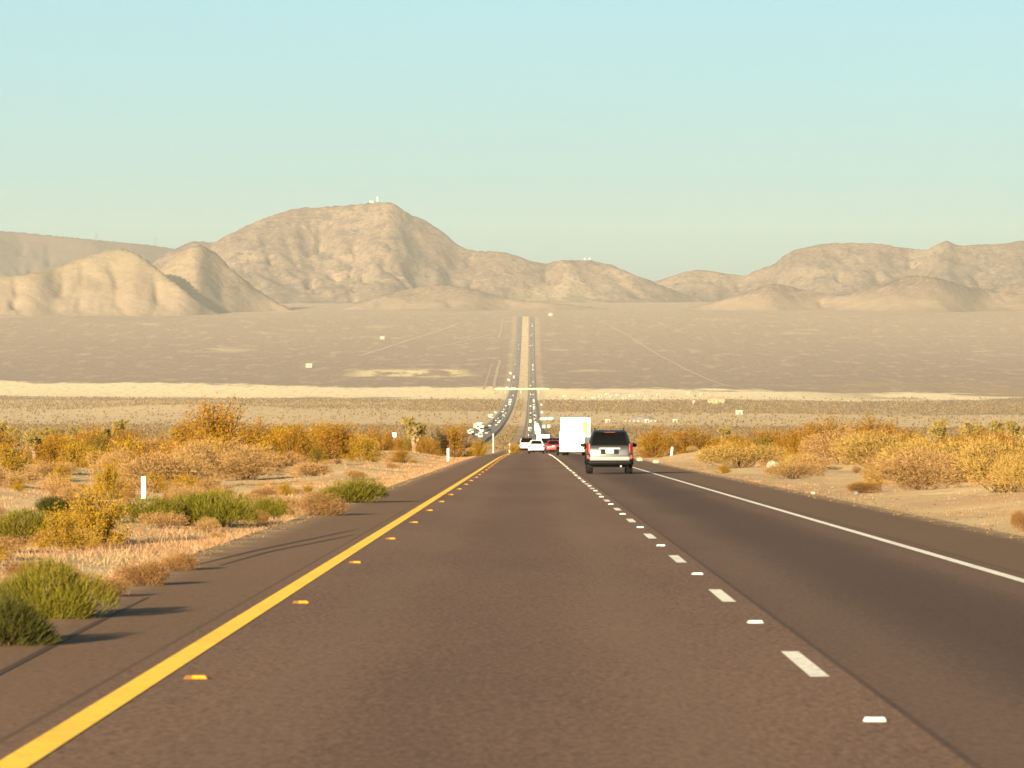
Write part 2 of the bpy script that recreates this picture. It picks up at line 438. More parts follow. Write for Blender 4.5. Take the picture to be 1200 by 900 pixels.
SKY_MAIN = [(60, 372), (130, 335), (180, 305), (205, 291), (232, 282), (250, 283), (262, 277), (290, 263), (312, 254), (330, 248), (352, 243), (372, 242), (400, 240), (425, 238), (440, 236),
            (455, 236), (467, 241), (485, 252), (495, 255), (507, 263), (522, 272), (540, 287), (558, 293), (580, 294), (600, 297), (625, 305), (640, 307), (660, 304),
            (690, 304), (712, 308), (735, 317), (755, 325), (775, 333), (810, 346), (860, 362), (900, 374)]
SKY_RIGHT = [(640, 372), (700, 352), (745, 334), (772, 328), (790, 322), (815, 316), (835, 317), (860, 321), (872, 322), (885, 316), (905, 309), (918, 299), (930, 293), (945, 289),
             (965, 285), (1000, 284), (1030, 285), (1060, 290), (1085, 292), (1097, 286), (1110, 282), (1125, 287), (1150, 286), (1180, 284), (1200, 281), (1260, 276), (1320, 290), (1400, 300), (1600, 330)]
SKY_FL = [(-400, 320), (-200, 345), (-100, 335), (0, 322), (35, 319), (60, 314), (90, 302), (118, 294), (140, 290), (152, 292), (172, 303), (198, 324), (228, 347), (258, 367), (285, 378)]
SKY_FL2 = [(120, 372), (165, 330), (195, 303), (215, 291), (232, 286), (250, 293), (270, 312), (300, 336), (335, 358), (370, 376)]
SKY_MESA = [(-500, 258), (-100, 266), (0, 270), (60, 275), (120, 281), (170, 286), (205, 291), (260, 300), (330, 320), (420, 345)]
SKY_RF = [(700, 376), (780, 366), (840, 352), (880, 340), (905, 332), (940, 338), (985, 345), (1030, 333), (1075, 322), (1110, 328), (1150, 338), (1200, 330), (1300, 322), (1500, 345)]
SKY_C = [(360, 376), (430, 352), (480, 338), (520, 333), (560, 340), (600, 350), (650, 355), (700, 360), (760, 370), (800, 378)]

def erode(H, Xg, Yg, base):
    """rain drops carve gullies down the slopes: many drops run downhill together, taking rock where steep and fast"""
    rs = np.random.default_rng(4); NY, NU = H.shape
    dxs = (Xg[:, 1] - Xg[:, 0])[:, None] * np.ones((1, NU)); dy = float(Yg[1, 0] - Yg[0, 0])
    up = H > base + 4
    cand = np.argwhere(up)
    for batch in range(14):
        c = cand[rs.integers(0, len(cand), 26000)] + rs.random((26000, 2))
        fi, fj = np.clip(c[:, 0], 1, NY - 3), np.clip(c[:, 1], 1, NU - 3)
        vx = np.zeros(len(fi)); vy = np.zeros(len(fi)); sed = np.zeros(len(fi)); wat = np.ones(len(fi)); alive = np.ones(len(fi), bool)
        D = np.zeros(H.size)
        for step in range(70):
            i = fi.astype(int); j = fj.astype(int); a = fi - i; b = fj - j
            h00 = H[i, j]; h01 = H[i, j + 1]; h10 = H[i + 1, j]; h11 = H[i + 1, j + 1]
            dx = dxs[i, j]
            gx = ((h01 - h00) * (1 - a) + (h11 - h10) * a) / dx; gy = ((h10 - h00) * (1 - b) + (h11 - h01) * b) / dy
            vx = vx * .35 - gx * .65; vy = vy * .35 - gy * .65
            n = np.hypot(vx, vy) + 1e-9; L = 14.0
            slope = np.clip(np.hypot(gx, gy), 0, 1.2)
            cap = slope * wat * 3.2
            ero = np.where(cap > sed, np.minimum((cap - sed) * .10, .30), (cap - sed) * .12) * alive
            idx = i * NU + j
            for k, ww in ((0, (1 - a) * (1 - b)), (1, (1 - a) * b), (NU, a * (1 - b)), (NU + 1, a * b)):
                D += np.bincount(idx + k, -ero * ww, H.size)
            sed = sed + ero; wat = wat * .985
            fi = np.clip(fi + vy / n * L / dy, 1, NY - 3); fj = np.clip(fj + vx / n * L / dx, 1, NU - 3)
            alive &= slope > .015
        D = np.clip(D.reshape(H.shape), -6, 3)
        D[1:-1, 1:-1] = D[1:-1, 1:-1] * .4 + .15 * (D[:-2, 1:-1] + D[2:, 1:-1] + D[1:-1, :-2] + D[1:-1, 2:])
        H = H + D * .65
    return H

def build_mountains():
    NU, NY = 760, 420
    px = np.linspace(-460, 1660, NU)
    ys = np.linspace(11000, 20300, NY)
    Yg, Pg = np.meshgrid(ys, px, indexing='ij')
    Xg = (Pg - VPX) / F * Yg
    base = P(Yg)
    H = base - 10.0
    # (skyline, crest depth, steepness front, exponent, gully strength, seed)
    layers = [(SKY_MAIN, 16000, 4.2, 1.45, .29, 1), (SKY_RIGHT, 16600, 5.0, 1.35, .29, 2), (SKY_FL, 12450, 3.3, 1.35, .13, 3), (SKY_FL2, 13050, 3.3, 1.35, .18, 4),
              (SKY_MESA, 19200, 3.5, 1.0, .15, 5), (SKY_RF, 13200, 5.6, 1.4, .30, 6), (SKY_C, 13300, 7.0, 1.5, .32, 7)]
    for sky, yc0, steep, ex, gs, sd in layers:
        yc = yc0 + (fbm(Pg / 120.0, Pg * 0 + sd, sd + 40, 3) - .5) * 500
        # the crest is where each column's line of sight meets the layer
        cr = interp_curve(sky, Pg)
        Hc = CAMZ - (cr - EYE) / F * yc
        bb = P(yc) - 10.0
        rel = np.maximum(Hc - bb, 0)
        w = np.maximum(rel * steep, 60.0) * (.62 + .5 * fbm(Xg / 420., Yg / 3000., sd + 30, 3) + .32 * fbm(Xg / 130., Yg / 900., sd + 33, 3))
        # spurs and gullies: the foot of the slope swings to and fro with x
        wx = Xg + 520 * (fbm(Xg / 620., Yg / 800., sd + 20, 4) - .5)
        bil = lambda a, b, q: np.abs(vnoise(wx / a, Yg / b, sd + q) * 2 - 1)
        spur = .30 * bil(360., 1500., 60) + .32 * bil(160., 800., 61) + .30 * bil(78., 420., 62) + .20 * bil(38., 220., 63) + .12 * bil(19., 120., 64)
        t = (yc - Yg) / w
        front = np.clip(t, 0, 1); back = np.clip(-t, 0, 1)
        prof = np.where(t >= 0, (1 - front)**ex, (1 - back)**1.1)
        mid = np.clip(front * 4, 0, 1) * np.clip((1 - front) * 2.2, 0, 1)
        hh = (base - 10.0) + rel * prof - rel * gs * mid * (1 - spur) * .42
        det = (fbm(wx / 90., Yg / 260., sd + 90, 5) - .5) * np.clip(front * 6, .05, 1) * np.minimum(rel * .12, 34) * np.clip((1 - front) * 2, 0, 1)
        hh = np.where(np.abs(t) >= 1, base - 12, hh + det)
        H = np.maximum(H, hh)
    H0 = H.copy()
    H = erode(H, Xg, Yg, base)
    v = np.stack([Xg, Yg, H], -1).reshape(-1, 3)
    idx = np.arange(NY * NU).reshape(NY, NU)
    q = np.stack([idx[:-1, :-1], idx[:-1, 1:], idx[1:, 1:], idx[1:, :-1]], -1).reshape(-1, 4)
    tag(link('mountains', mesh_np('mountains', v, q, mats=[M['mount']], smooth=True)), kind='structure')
    def top(p, y0=12500, y1=17500):      # height of the mountain skyline in one image column
        j = int(np.argmin(np.abs(px - p))); k = [i for i in range(NY) if y0 <= ys[i] <= y1]
        i = max(k, key=lambda i: (H[i, j] - CAMZ) / ys[i])
        return float(Xg[i, j]), float(ys[i]), float(H[i, j])
    return top

build_ground()
skyline = build_mountains()

# ----------------------------------------------------------------- roads and markings
def strip(name, xfun, xs, ys, zoff, mats, kind='structure'):
    ys = np.array(ys, float); v = []
    for y in ys:
        for x in xs:
            v.append((xfun(y) + x, y, 0))
    v = np.array(v); n = len(xs)
    v[:, 2] = P(v[:, 1]) + np.array([zoff(y) for y in v[:, 1]])
    idx = np.arange(len(ys) * n).reshape(len(ys), n)
    q = np.stack([idx[:-1, :-1], idx[:-1, 1:], idx[1:, 1:], idx[1:, :-1]], -1).reshape(-1, 4)
    return tag(link(name, mesh_np(name, v, q, mats=mats, smooth=True)), kind=kind)

YR = [-60 + 5 * i for i in range(200)] + [940 + 20 * i for i in range(560)]
YR = [y for y in YR if y <= 12050]
zo = lambda y: 0.0 if y < 900 else min(.15, (y - 900) * .0003)
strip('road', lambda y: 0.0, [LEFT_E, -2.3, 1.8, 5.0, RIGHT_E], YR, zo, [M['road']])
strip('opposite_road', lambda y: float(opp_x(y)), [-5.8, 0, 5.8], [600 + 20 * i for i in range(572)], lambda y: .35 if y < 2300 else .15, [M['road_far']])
YL = [y for y in YR if y <= 12000]
zl = lambda y: zo(y) + (.004 if y < 900 else .06)
strip('edge_line_yellow', lambda y: -2.31, [-.085, .085], YL, zl, [M['yellow']])
strip('edge_line_white', lambda y: 5.02, [-.065, .065], YL, zl, [M['white_line']])
strip('opposite_edge_line_white', lambda y: float(opp_x(y)) - 4.0, [-.09, .09], [2200 + 20 * i for i in range(490)], lambda y: .21, [M['white_line']])
v = []; q = []
for k in range(-3, 62):
    y0 = 33.9 + 14.63 * k - 1.9; y1 = y0 + 3.8
    for (x, y) in ((1.705, y0), (1.825, y0), (1.825, y1), (1.705, y1)): v.append((x, y, road_z(y) + zl(y)))
    q.append((len(v) - 4, len(v) - 3, len(v) - 2, len(v) - 1))
tag(link('lane_line', mesh_np('lane_line', v, q, mats=[M['white_line']])), kind='structure')
# old skid arcs on the left shoulder
M['skid'] = plain('tyre rubber smear', (.062, .040, .029), .9, .1, .3, 6)
def smear(pts, w):
    a = np.array(pts, float); tt = np.linspace(0, 1, 40)
    yy = np.interp(tt, np.linspace(0, 1, len(a)), a[:, 1]); xx = interp_curve(list(zip(np.linspace(0, 1, len(a)), a[:, 0])), tt)
    vv = []
    for i in range(40):
        ww = w * (.35 + .65 * math.sin(math.pi * tt[i]))
        for s in (-1, 1): vv.append((xx[i] + s * ww, yy[i], road_z(yy[i]) + .003))
    qq = [(2 * i, 2 * i + 1, 2 * i + 3, 2 * i + 2) for i in range(39)]
    tag(link('skid_mark', mesh_np('skid_mark', vv, qq, mats=[M['skid']])), kind='structure')
smear([(-3.2, 26), (-3.3, 33), (-3.42, 41), (-3.5, 48)], .03)
smear([(-3.85, 60), (-3.55, 68), (-3.15, 76), (-2.75, 84)], .04)
smear([(-3.55, 60), (-3.35, 67), (-3.0, 73), (-2.65, 79)], .035)

def track(pts, w):
    a = np.array(pts, float); d = np.linspace(0, 1, len(a)); tt = np.linspace(0, 1, 160)
    xx = np.interp(tt, d, a[:, 0]); yy = np.interp(tt, d, a[:, 1])
    xx = xx + (fbm(yy / 300., yy * 0, 77, 2) - .5) * w * .8
    dx = np.gradient(xx); dy = np.gradient(yy); L = np.hypot(dx, dy); nx, ny = -dy / L, dx / L
    vv = []
    for i in range(160):
        for s in (-1, 1):
            X, Y = xx[i] + s * nx[i] * w / 2, yy[i] + s * ny[i] * w / 2
            vv.append((X, Y, gz(X, Y) + .45))
    qq = [(2 * i, 2 * i + 1, 2 * i + 3, 2 * i + 2) for i in range(159)]
    tag(link('dirt_track', mesh_np('dirt_track', vv, qq, mats=[M['track']])), kind='structure')
track([(-57, 7800), (-57, 9700)], 5)
track([(-66, 10900), (-62, 11950)], 4)
track([(-72, 7900), (-70, 9500)], 2.5)
track([(at(422, 9950), 9950), (at(480, 10800), 10800), (at(540, 11600), 11600)], 9)
track([(at(500, 10350), 10350), (at(575, 11050), 11050)], 6)
track([(at(872, 7900), 7900), (at(800, 9300), 9300), (at(740, 10900), 10900), (at(690, 12100), 12100)], 4)

# ----------------------------------------------------------------- raised road markers
def marker_mesh(name, body, lens):
    b = MB()
    b.loft([[(-.055, -.05, 0), (.055, -.05, 0), (.055, .05, 0), (-.055, .05, 0)], [(-.045, -.028, .018), (.045, -.028, .018), (.045, .028, .018), (-.045, .028, .018)]], 0)
    b.add([(-.046, -.047, .005), (.046, -.047, .005), (.042, -.033, .0165), (-.042, -.033, .0165)], [(0, 1, 2, 3)], 1)
    return b
pr = None
for k in range(-1, 34):
    y = 31.8 + 14.63 * k + rnd.uniform(-.2, .2)
    if pr is None:
        pr = tag(empty('raised_marker', (0, 0, 0)), None, 'road marker')
        b = MB(); b.loft([[(-.075, -.055, 0), (.075, -.055, 0), (.075, .055, 0), (-.075, .055, 0)], [(-.06, -.022, .022), (.06, -.022, .022), (.06, .022, .022), (-.06, .022, .022)]])
        b.build('marker_body', M['amber_body'], pr)
        b = MB(); b.loft([[(-.02, -.057, .003), (.07, -.057, .003), (.07, -.052, .003), (-.02, -.052, .003)], [(-.018, -.03, .021), (.056, -.03, .021), (.056, -.025, .021), (-.018, -.025, .021)]])
        b.build('reflector', M['amber'], pr); o = pr
    else: o = copy_tree(pr)
    o.location = (-2.03 + rnd.uniform(-.02, .02), y, road_z(y) + zo(y)); o.rotation_euler = (-GRADE, 0, rnd.uniform(-.12, .12))
    tag(o, 'small amber raised reflector on the asphalt just right of the yellow line', 'road marker', 'amber reflectors along the yellow line')
pw = None
for k in range(-1, 34):
    y = 26.9 + 14.63 * k + rnd.uniform(-.2, .2)
    if pw is None:
        pw = tag(empty('raised_marker', (0, 0, 0)), None, 'road marker')
        b = MB(); b.loft([[(-.06, -.055, 0), (.06, -.055, 0), (.06, .055, 0), (-.06, .055, 0)], [(-.05, -.025, .02), (.05, -.025, .02), (.05, .025, .02), (-.05, .025, .02)]])
        b.build('marker_body', M['marker_white'], pw)
        b = MB(); b.loft([[(-.05, -.057, .003), (.05, -.057, .003), (.05, -.052, .003), (-.05, -.052, .003)], [(-.045, -.032, .018), (.045, -.032, .018), (.045, -.027, .018), (-.045, -.027, .018)]])
        b.build('reflector', M['lamp_clear'], pw); o = pw
    else: o = copy_tree(pw)
    o.location = (1.76 + rnd.uniform(-.02, .02), y, road_z(y) + zo(y)); o.rotation_euler = (-GRADE, 0, rnd.uniform(-.12, .12))
    tag(o, 'small white raised reflector on the asphalt between the white lane dashes', 'road marker', 'white reflectors between the lane dashes')

# ----------------------------------------------------------------- plants
def lump_dirs(rs, n, lumps):
    """points on and in a lumpy dome, unit width and height, with outward directions"""
    c = rs.uniform(-1, 1, (lumps, 3)) * np.array([.27, .27, 0]) + np.array([0, 0, .0])
    c[:, 2] = rs.uniform(.12, .52, lumps) * (1 - np.hypot(c[:, 0], c[:, 1]) * 1.1)
    rad = rs.uniform(.17, .30, lumps); rad[0] = .33; c[0] = (0, 0, .32)
    k = rs.integers(0, lumps, n)
    d = rs.normal(size=(n, 3)); d[:, 2] = np.abs(d[:, 2]) * .9 + rs.uniform(-.45, .2, n); d /= np.linalg.norm(d, axis=1)[:, None]
    r = rad[k] * rs.uniform(.25, 1, n)**.45
    p = c[k] + d * r[:, None] * np.array([1, 1, 1.15])
    p[:, 2] = np.abs(p[:, 2])
    out = p - np.array([0, 0, .12]); out /= np.linalg.norm(out, axis=1)[:, None] + 1e-6
    return p, out

def blades(p, d, length, width, rs, bend=.3):
    """a bent two-piece blade at each point: quad + tip triangle"""
    n = len(p)
    side = np.cross(d, rs.normal(size=(n, 3))); side /= np.linalg.norm(side, axis=1)[:, None] + 1e-6
    nb = np.cross(side, d)
    L = length[:, None]; W = width[:, None]
    a = p - side * W; b = p + side * W
    m = p + d * L * .55 + nb * L * bend * .2
    c1 = m + side * W * .8; c2 = m - side * W * .8
    tip = p + d * L + nb * L * bend * .6
    v = np.stack([a, b, c1, c2, tip], 1).reshape(-1, 3)
    i = np.arange(n) * 5
    q = np.stack([i, i + 1, i + 2, i + 3], 1); t = np.stack([i + 3, i + 2, i + 4], 1)
    return v, q, t

def stems_np(rs, n, tips, w=.012):
    """curved tapering ribbons-in-the-round (3 sided) from the base to the given tips"""
    V = []; Q = []
    for k in range(n):
        tip = tips[k]; b0 = np.array([rs.normal() * .03, rs.normal() * .03, -.03])
        mid = b0 * .4 + tip * .6 + np.array([0, 0, -.10 * np.hypot(tip[0], tip[1])]) + rs.normal(size=3) * .02
        P3 = [b0, b0 * .6 + mid * .4 + rs.normal(size=3) * .012, mid, tip]; W3 = [w, w * .8, w * .55, w * .2]
        o = len(V)
        for p_, w_ in zip(P3, W3):
            for j in range(3):
                a_ = 2.094 * j; V.append(p_ + np.array([math.cos(a_), math.sin(a_), 0]) * w_)
        for s in range(3):
            for j in range(3):
                Q.append((o + s * 3 + j, o + s * 3 + (j + 1) % 3, o + s * 3 + 3 + (j + 1) % 3, o + s * 3 + 3 + j))
    return np.array(V), np.array(Q)

def bush_parts(kind, seed, n):
    rs = np.random.default_rng(seed)
    if kind == 'broom':            # dense upright green rods
        p, out = lump_dirs(rs, n, 9)
        d = out * .55 + np.array([0, 0, 1.0]) * .75 + rs.normal(size=(n, 3)) * .22; d /= np.linalg.norm(d, axis=1)[:, None]
        L = rs.uniform(.06, .14, n); W = rs.uniform(.0032, .0065, n) * (3000 / n)**.45
        v, q, t = blades(p, d, L, W, rs)
        tips = p[rs.choice(n, 40)]
    elif kind == 'creosote':       # open fan of stems with leafy sprays
        ns = 46; az = rs.uniform(0, 6.283, ns); el = rs.uniform(.25, 1.5, ns)
        ln = rs.uniform(.62, 1.0, ns) * (.72 + .28 * np.sin(el))
        tips = np.stack([np.cos(az) * np.cos(el) * .62, np.sin(az) * np.cos(el) * .62, np.sin(el)], 1) * ln[:, None]
        k = rs.integers(0, ns, n); s = rs.uniform(.36, 1.03, n)**.8
        p = tips[k] * s[:, None]; p[:, 2] -= .10 * np.hypot(tips[k, 0], tips[k, 1]) * np.sin(s * 3.1) 
        p = p + rs.normal(size=(n, 3)) * (.02 + .026 * s[:, None]); p[:, 2] = np.abs(p[:, 2])
        d = tips[k] + rs.normal(size=(n, 3)) * .5; d /= np.linalg.norm(d, axis=1)[:, None]
        L = rs.uniform(.03, .065, n) * (3000 / n)**.5; W = rs.uniform(.006, .012, n) * (3000 / n)**.5
        v, q, t = blades(p, d, L, W, rs)
    else:                          # 'twig': rounded ball of fine dry twigs
        p, out = lump_dirs(rs, n, 13)
        d = out * .8 + rs.normal(size=(n, 3)) * .55 + np.array([0, 0, .15]); d /= np.linalg.norm(d, axis=1)[:, None]
        L = rs.uniform(.04, .085, n) * (3000 / n)**.3; W = rs.uniform(.0035, .007, n) * (3000 / n)**.5
        v, q, t = blades(p, d, L, W, rs, .5)
        tips = p[rs.choice(n, 36)]
    tint = np.clip(rs.beta(2, 2, n) * .75 + .25 * np.repeat(rs.uniform(0, 1, n // 25 + 1), 25)[:n], 0, 1)
    sv, sq = stems_np(rs, len(tips) if len(tips) < 50 else 40, tips)
    return v, q, t, tint, sv, sq

BUSH = {}
def bush_meshes(kind, mat, variant, lod):
    key = (kind, mat, variant, lod)
    if key not in BUSH:
        n = {0: 13000 if kind == 'twig' else 9000, 1: 4200, 2: 800}[lod]
        v, q, t, tint, sv, sq = bush_parts(kind, 100 + variant * 7 + {'broom': 0, 'creosote': 1, 'twig': 2}[kind] * 31, n)
        if lod == 0:
            BUSH[key] = (mesh_np('foliage', v, q, t, [M[mat]], tint=np.concatenate([tint, tint])), mesh_np('stem', sv, sq, mats=[M['stem']]))
        else:
            o = len(v); vv = np.concatenate([v, sv])
            qq = np.concatenate([q, sq + o]); mi = np.concatenate([np.zeros(len(q)), np.ones(len(sq)), np.zeros(len(t))])
            tt = np.concatenate([tint, np.zeros(len(sq)), tint])
            BUSH[key] = (mesh_np('bush', vv, qq, t, [M[mat], M['stem']], mi=mi, tint=tt),)
    return BUSH[key]

NAMES = {'broom': 'broom_bush', 'creosote': 'creosote_bush', 'twig': 'dry_bush'}
nb = [0]
def bush(kind, mat, x, y, w, h, label, group=None, lod=0, variant=None, sink=.05, cat='bush'):
    nb[0] += 1
    var = (nb[0] % 4) if variant is None else variant
    ms = bush_meshes(kind, mat, var, lod)
    z = gz(x, y) - sink * h
    if lod == 0:
        r = empty(NAMES[kind], (x, y, z))
        link('foliage', ms[0], r); link('stem', ms[1], r)
    else:
        r = link(NAMES[kind], ms[0], None, (x, y, z))
    k_ = {'broom': 1.22, 'creosote': 1.12, 'twig': 1.25}[kind]; r.scale = (w * k_, w * k_ * rnd.uniform(.85, 1.1), h * {'broom': 1.3, 'creosote': 1.18, 'twig': 1.42}[kind]); r.rotation_euler = (0, 0, rnd.uniform(0, 6.28))
    return tag(r, label, cat, group)

def bush_px(kind, mat, px, base, wpx, hpx, label, group=None, lod=0, y=None, **kw):
    y = y or depth_of(base); s = y / F
    return bush(kind, mat, at(px, y), y, wpx * s, hpx * s, label, group, lod, **kw)

# --- near left verge: bushes one can point to
bush_px('broom', 'darkgreen', -8, 756, 112, 92, 'dark green rounded bush in the bottom left corner beside the shoulder')
bush_px('broom', 'green', 58, 724, 112, 80, 'bright green bush at the shoulder edge, right behind the dark corner bush')
bush_px('broom', 'green', 410, 589, 76, 36, 'lone green dome bush right at the edge of the left shoulder')
bush_px('broom', 'green', 258, 612, 106, 50, 'long green bush behind the pale grass, right of the white marker post')
bush_px('broom', 'green', 176, 613, 70, 40, 'olive green bush at the foot of the white marker post')
bush_px('broom', 'green', 30, 624, 84, 40, 'green bush at the left frame edge, left of the golden bush')
bush_px('broom', 'darkgreen', 66, 612, 50, 28, 'small dark green bush wedged behind the golden bush')
bush_px('broom', 'green', 320, 603, 44, 30, 'small green bush between the long green bush and the lone green dome')
bush_px('creosote', 'goldyellow', 112, 628, 100, 66, 'big golden yellow bush left of the white marker post')
bush_px('creosote', 'goldyellow', 72, 634, 80, 46, 'low golden bush leaning out in front of the big golden one')
bush_px('creosote', 'goldyellow', 128, 592, 60, 44, 'golden bush just behind the big golden one')
bush_px('twig', 'rust', 165, 686, 62, 44, 'rounded rust brown bush at the shoulder edge, right of the bright green bush')
bush_px('twig', 'rust', 207, 668, 44, 32, 'smaller dark brown bush close behind the rust brown one at the shoulder')
bush_px('twig', 'rust', 112, 700, 60, 40, 'low reddish bush between the bright green and rust brown bushes')
bush_px('twig', 'rust', 372, 604, 60, 34, 'reddish brown bush just left of the lone green dome')
bush_px('twig', 'rust', 28, 668, 70, 26, 'low reddish tuft bush behind the bright green bush')
bush_px('twig', 'tan', 196, 566, 110, 56, 'large pale tan bush mound straight above the white marker post')
bush_px('twig', 'tan', 236, 560, 60, 60, 'tall pale tan bush joined to the right side of the large tan mound', variant=1)
bush_px('twig', 'tan', 290, 557, 86, 42, 'wide pale tan bush in front of the tall golden brown bush')
bush_px('twig', 'tan', 148, 556, 60, 36, 'pale tan bush on the left flank of the large tan mound')
bush_px('twig', 'tan', 62, 560, 56, 24, 'low tan bush on the open sand near the left frame edge')
bush_px('creosote', 'gold', 252, 548, 112, 74, 'tallest golden brown bush, standing up against the valley on the left')
bush_px('creosote', 'gold', 222, 545, 70, 56, 'golden brown bush on the left side of the tallest one')
bush_px('creosote', 'gold', 300, 544, 70, 50, 'golden brown bush on the right side of the tallest one')
bush_px('creosote', 'gold', 345, 542, 70, 44, 'dark golden bush with a shadowed base, right of the wide tan bush')
bush_px('creosote', 'gold', 395, 540, 72, 42, 'golden bush halfway between the dark golden bush and the joshua tree')
bush_px('creosote', 'goldyellow', 428, 545, 58, 30, 'yellow green low bush below the joshua tree, left of it')
bush_px('twig', 'tanyellow', 420, 537, 40, 24, 'straw coloured bush tucked behind the yellow green low bush')
bush_px('creosote', 'gold', 440, 535, 60, 38, 'golden bush touching the left side of the joshua tree')
bush_px('creosote', 'gold', 470, 541, 40, 16, 'low golden bush in front of the joshua tree trunk')
bush_px('creosote', 'gold', 532, 534, 66, 38, 'round golden bush right of the joshua tree, before the oncoming traffic')
bush_px('creosote', 'gold', 500, 536, 40, 24, 'low golden bush between the joshua tree and the round golden bush')
bush_px('creosote', 'gold', 108, 534, 62, 38, 'golden brown bush in front of the fence, second clump from the left')
bush_px('creosote', 'gold', 152, 534, 64, 36, 'golden brown bush right of the short joshua tree on the left')
bush_px('creosote', 'gold', 72, 536, 50, 26, 'low golden brown bush right beside the little wooden fence')
bush_px('creosote', 'goldyellow', 560, 534, 30, 20, 'small yellow bush before the far end of the oncoming carriageway')
bush_px('creosote', 'goldyellow', 602, 529, 20, 12, 'tiny yellow bush where the yellow line goes over the crest')
# --- right verge
bush_px('twig', 'tanyellow', 868, 549, 87, 36, 'yellow tan bush left of the big white rock')
bush_px('creosote', 'goldyellow', 848, 552, 24, 10, 'little golden tuft bush at the foot of the yellow tan bush')
bush_px('twig', 'tan', 985, 549, 87, 48, 'domed tan bush right of the big white rock')
bush_px('twig', 'tanyellow', 1040, 551, 109, 53, 'wide yellow tan bush next to the domed tan bush, on its right')
bush_px('twig', 'tanyellow', 1095, 560, 109, 58, 'yellow tan mound bush in the middle of the right hand brush')
bush_px('twig', 'tan', 1075, 574, 104, 53, 'pinkish tan bush nearest to the sand strip on the right')
bush_px('twig', 'tan', 1128, 566, 94, 48, 'tan bush between the pinkish bush and the yellow bush at the frame edge')
bush_px('twig', 'tanyellow', 1178, 580, 106, 79, 'big yellow bush at the right frame edge above the sand')
bush_px('twig', 'tanyellow', 1206, 590, 71, 53, 'yellow bush cut by the right frame edge')
bush_px('creosote', 'goldyellow', 1025, 566, 40, 22, 'golden brown low bush left of the pinkish tan bush')
bush_px('twig', 'rust', 1014, 575, 44, 16, 'flat reddish bush on the sand edge, right verge')
bush_px('twig', 'rust', 1198, 616, 26, 30, 'reddish dry bush on the sand at the right frame edge')
bush_px('twig', 'tan', 930, 556, 59, 26, 'low tan bush behind the big white rock')
bush_px('creosote', 'gold', 768, 533, 67, 34, 'golden brown bush straight right of the silver car')
bush_px('creosote', 'gold', 812, 531, 77, 29, 'second golden brown bush right of the silver car')
bush_px('creosote', 'gold', 858, 534, 72, 25, 'golden brown bush behind the yellow tan one left of the white rock')
bush_px('creosote', 'gold', 896, 535, 67, 32, 'golden brown bush directly behind the white rock')
bush_px('creosote', 'gold', 930, 533, 67, 34, 'golden brown bush right behind the white rock, a little farther right')
bush_px('creosote', 'gold', 972, 531, 91, 38, 'tallest golden bush behind the domed tan bush')
bush_px('creosote', 'gold', 1022, 532, 84, 38, 'golden bush behind the wide yellow tan bush')
bush_px('creosote', 'gold', 1060, 536, 55, 36, 'dark golden bush just left of the joshua trees')
bush_px('creosote', 'gold', 1118, 540, 60, 27, 'golden bush at the foot of the two pale joshua trees')
bush_px('creosote', 'gold', 1155, 541, 84, 38, 'golden bush between the pale and the green joshua trees')

# --- filler brush, same kinds farther out and between
def filler(n, side, y0, y1, kinds, hmin, hmax, label, group, lod, x0=6.0, spread=.13):
    c = 0
    while c < n:
        y = y0 + (y1 - y0) * rnd.random()**.8
        lim = spread * y + 6
        x = (LEFT_E - x0 - rnd.random() * max(lim - x0, 6)) if side < 0 else (RIGHT_E + x0 + rnd.random() * max(lim - x0, 6))
        if any(abs(x / y * F + VPX - p_) < w_ and y < d_ for p_, w_, d_ in ((905, 20, 250), (168, 14, 119), (525, 12, 332), (786, 14, 382), (750, 14, 330), (769, 14, 300), (485, 12, 421))): continue
        kind, mat = kinds[c % len(kinds)]
        h = rnd.uniform(hmin, hmax); w = h * rnd.uniform(1.3, 2.2)
        o = bush(kind, mat, x, y, w, h, label, group, lod); c += 1
        if 'tuft' in label: o.name = 'brush_tuft'; o['category'] = 'tuft'
filler(90, -1, 200, 430, [('creosote', 'gold'), ('creosote', 'olive'), ('creosote', 'goldyellow'), ('twig', 'tan')], .8, 1.6, 'golden, olive or tan bush in the thick middle brush left of the road', 'thick brush in the middle left', 1, 7, .10)
filler(80, 1, 230, 440, [('creosote', 'gold'), ('creosote', 'olive'), ('twig', 'tanyellow'), ('creosote', 'goldyellow')], .7, 1.3, 'golden, olive or tan bush in the thick middle brush right of the road', 'thick brush in the middle right', 1, 7, .10)
filler(74, 1, 165, 300, [('twig', 'tanyellow'), ('twig', 'tan'), ('twig', 'tan')], .5, 1.1, 'dry tan bush filling the brush bank above the right sand strip', 'dry tan bushes of the right bank', 1, 5.0, .10)
filler(40, -1, 120, 250, [('twig', 'tan'), ('twig', 'tan'), ('creosote', 'goldyellow')], .35, .8, 'dry tan bush filling the open verge behind the green bushes', 'dry bushes of the left verge', 1, 4, .09)
filler(70, -1, 330, 820, [('creosote', 'gold'), ('creosote', 'olive'), ('creosote', 'goldyellow'), ('creosote', 'gold')], 1.1, 2.0, 'golden or olive bush in the dense brush line far down the left side', 'golden brush on the left before the valley', 1, 5)
filler(64, 1, 340, 820, [('creosote', 'gold'), ('creosote', 'gold'), ('creosote', 'goldyellow')], 1.0, 1.9, 'golden or olive bush in the dense brush line far down the right side', 'golden brush on the right before the valley', 1, 5)
filler(150, -1, 26, 150, [('twig', 'rust'), ('twig', 'tan'), ('twig', 'rust'), ('twig', 'tan'), ('creosote', 'goldyellow')], .12, .36, 'small reddish or tan brush tuft close to the left shoulder', 'small brush tufts along the left shoulder', 1, .25, .05)
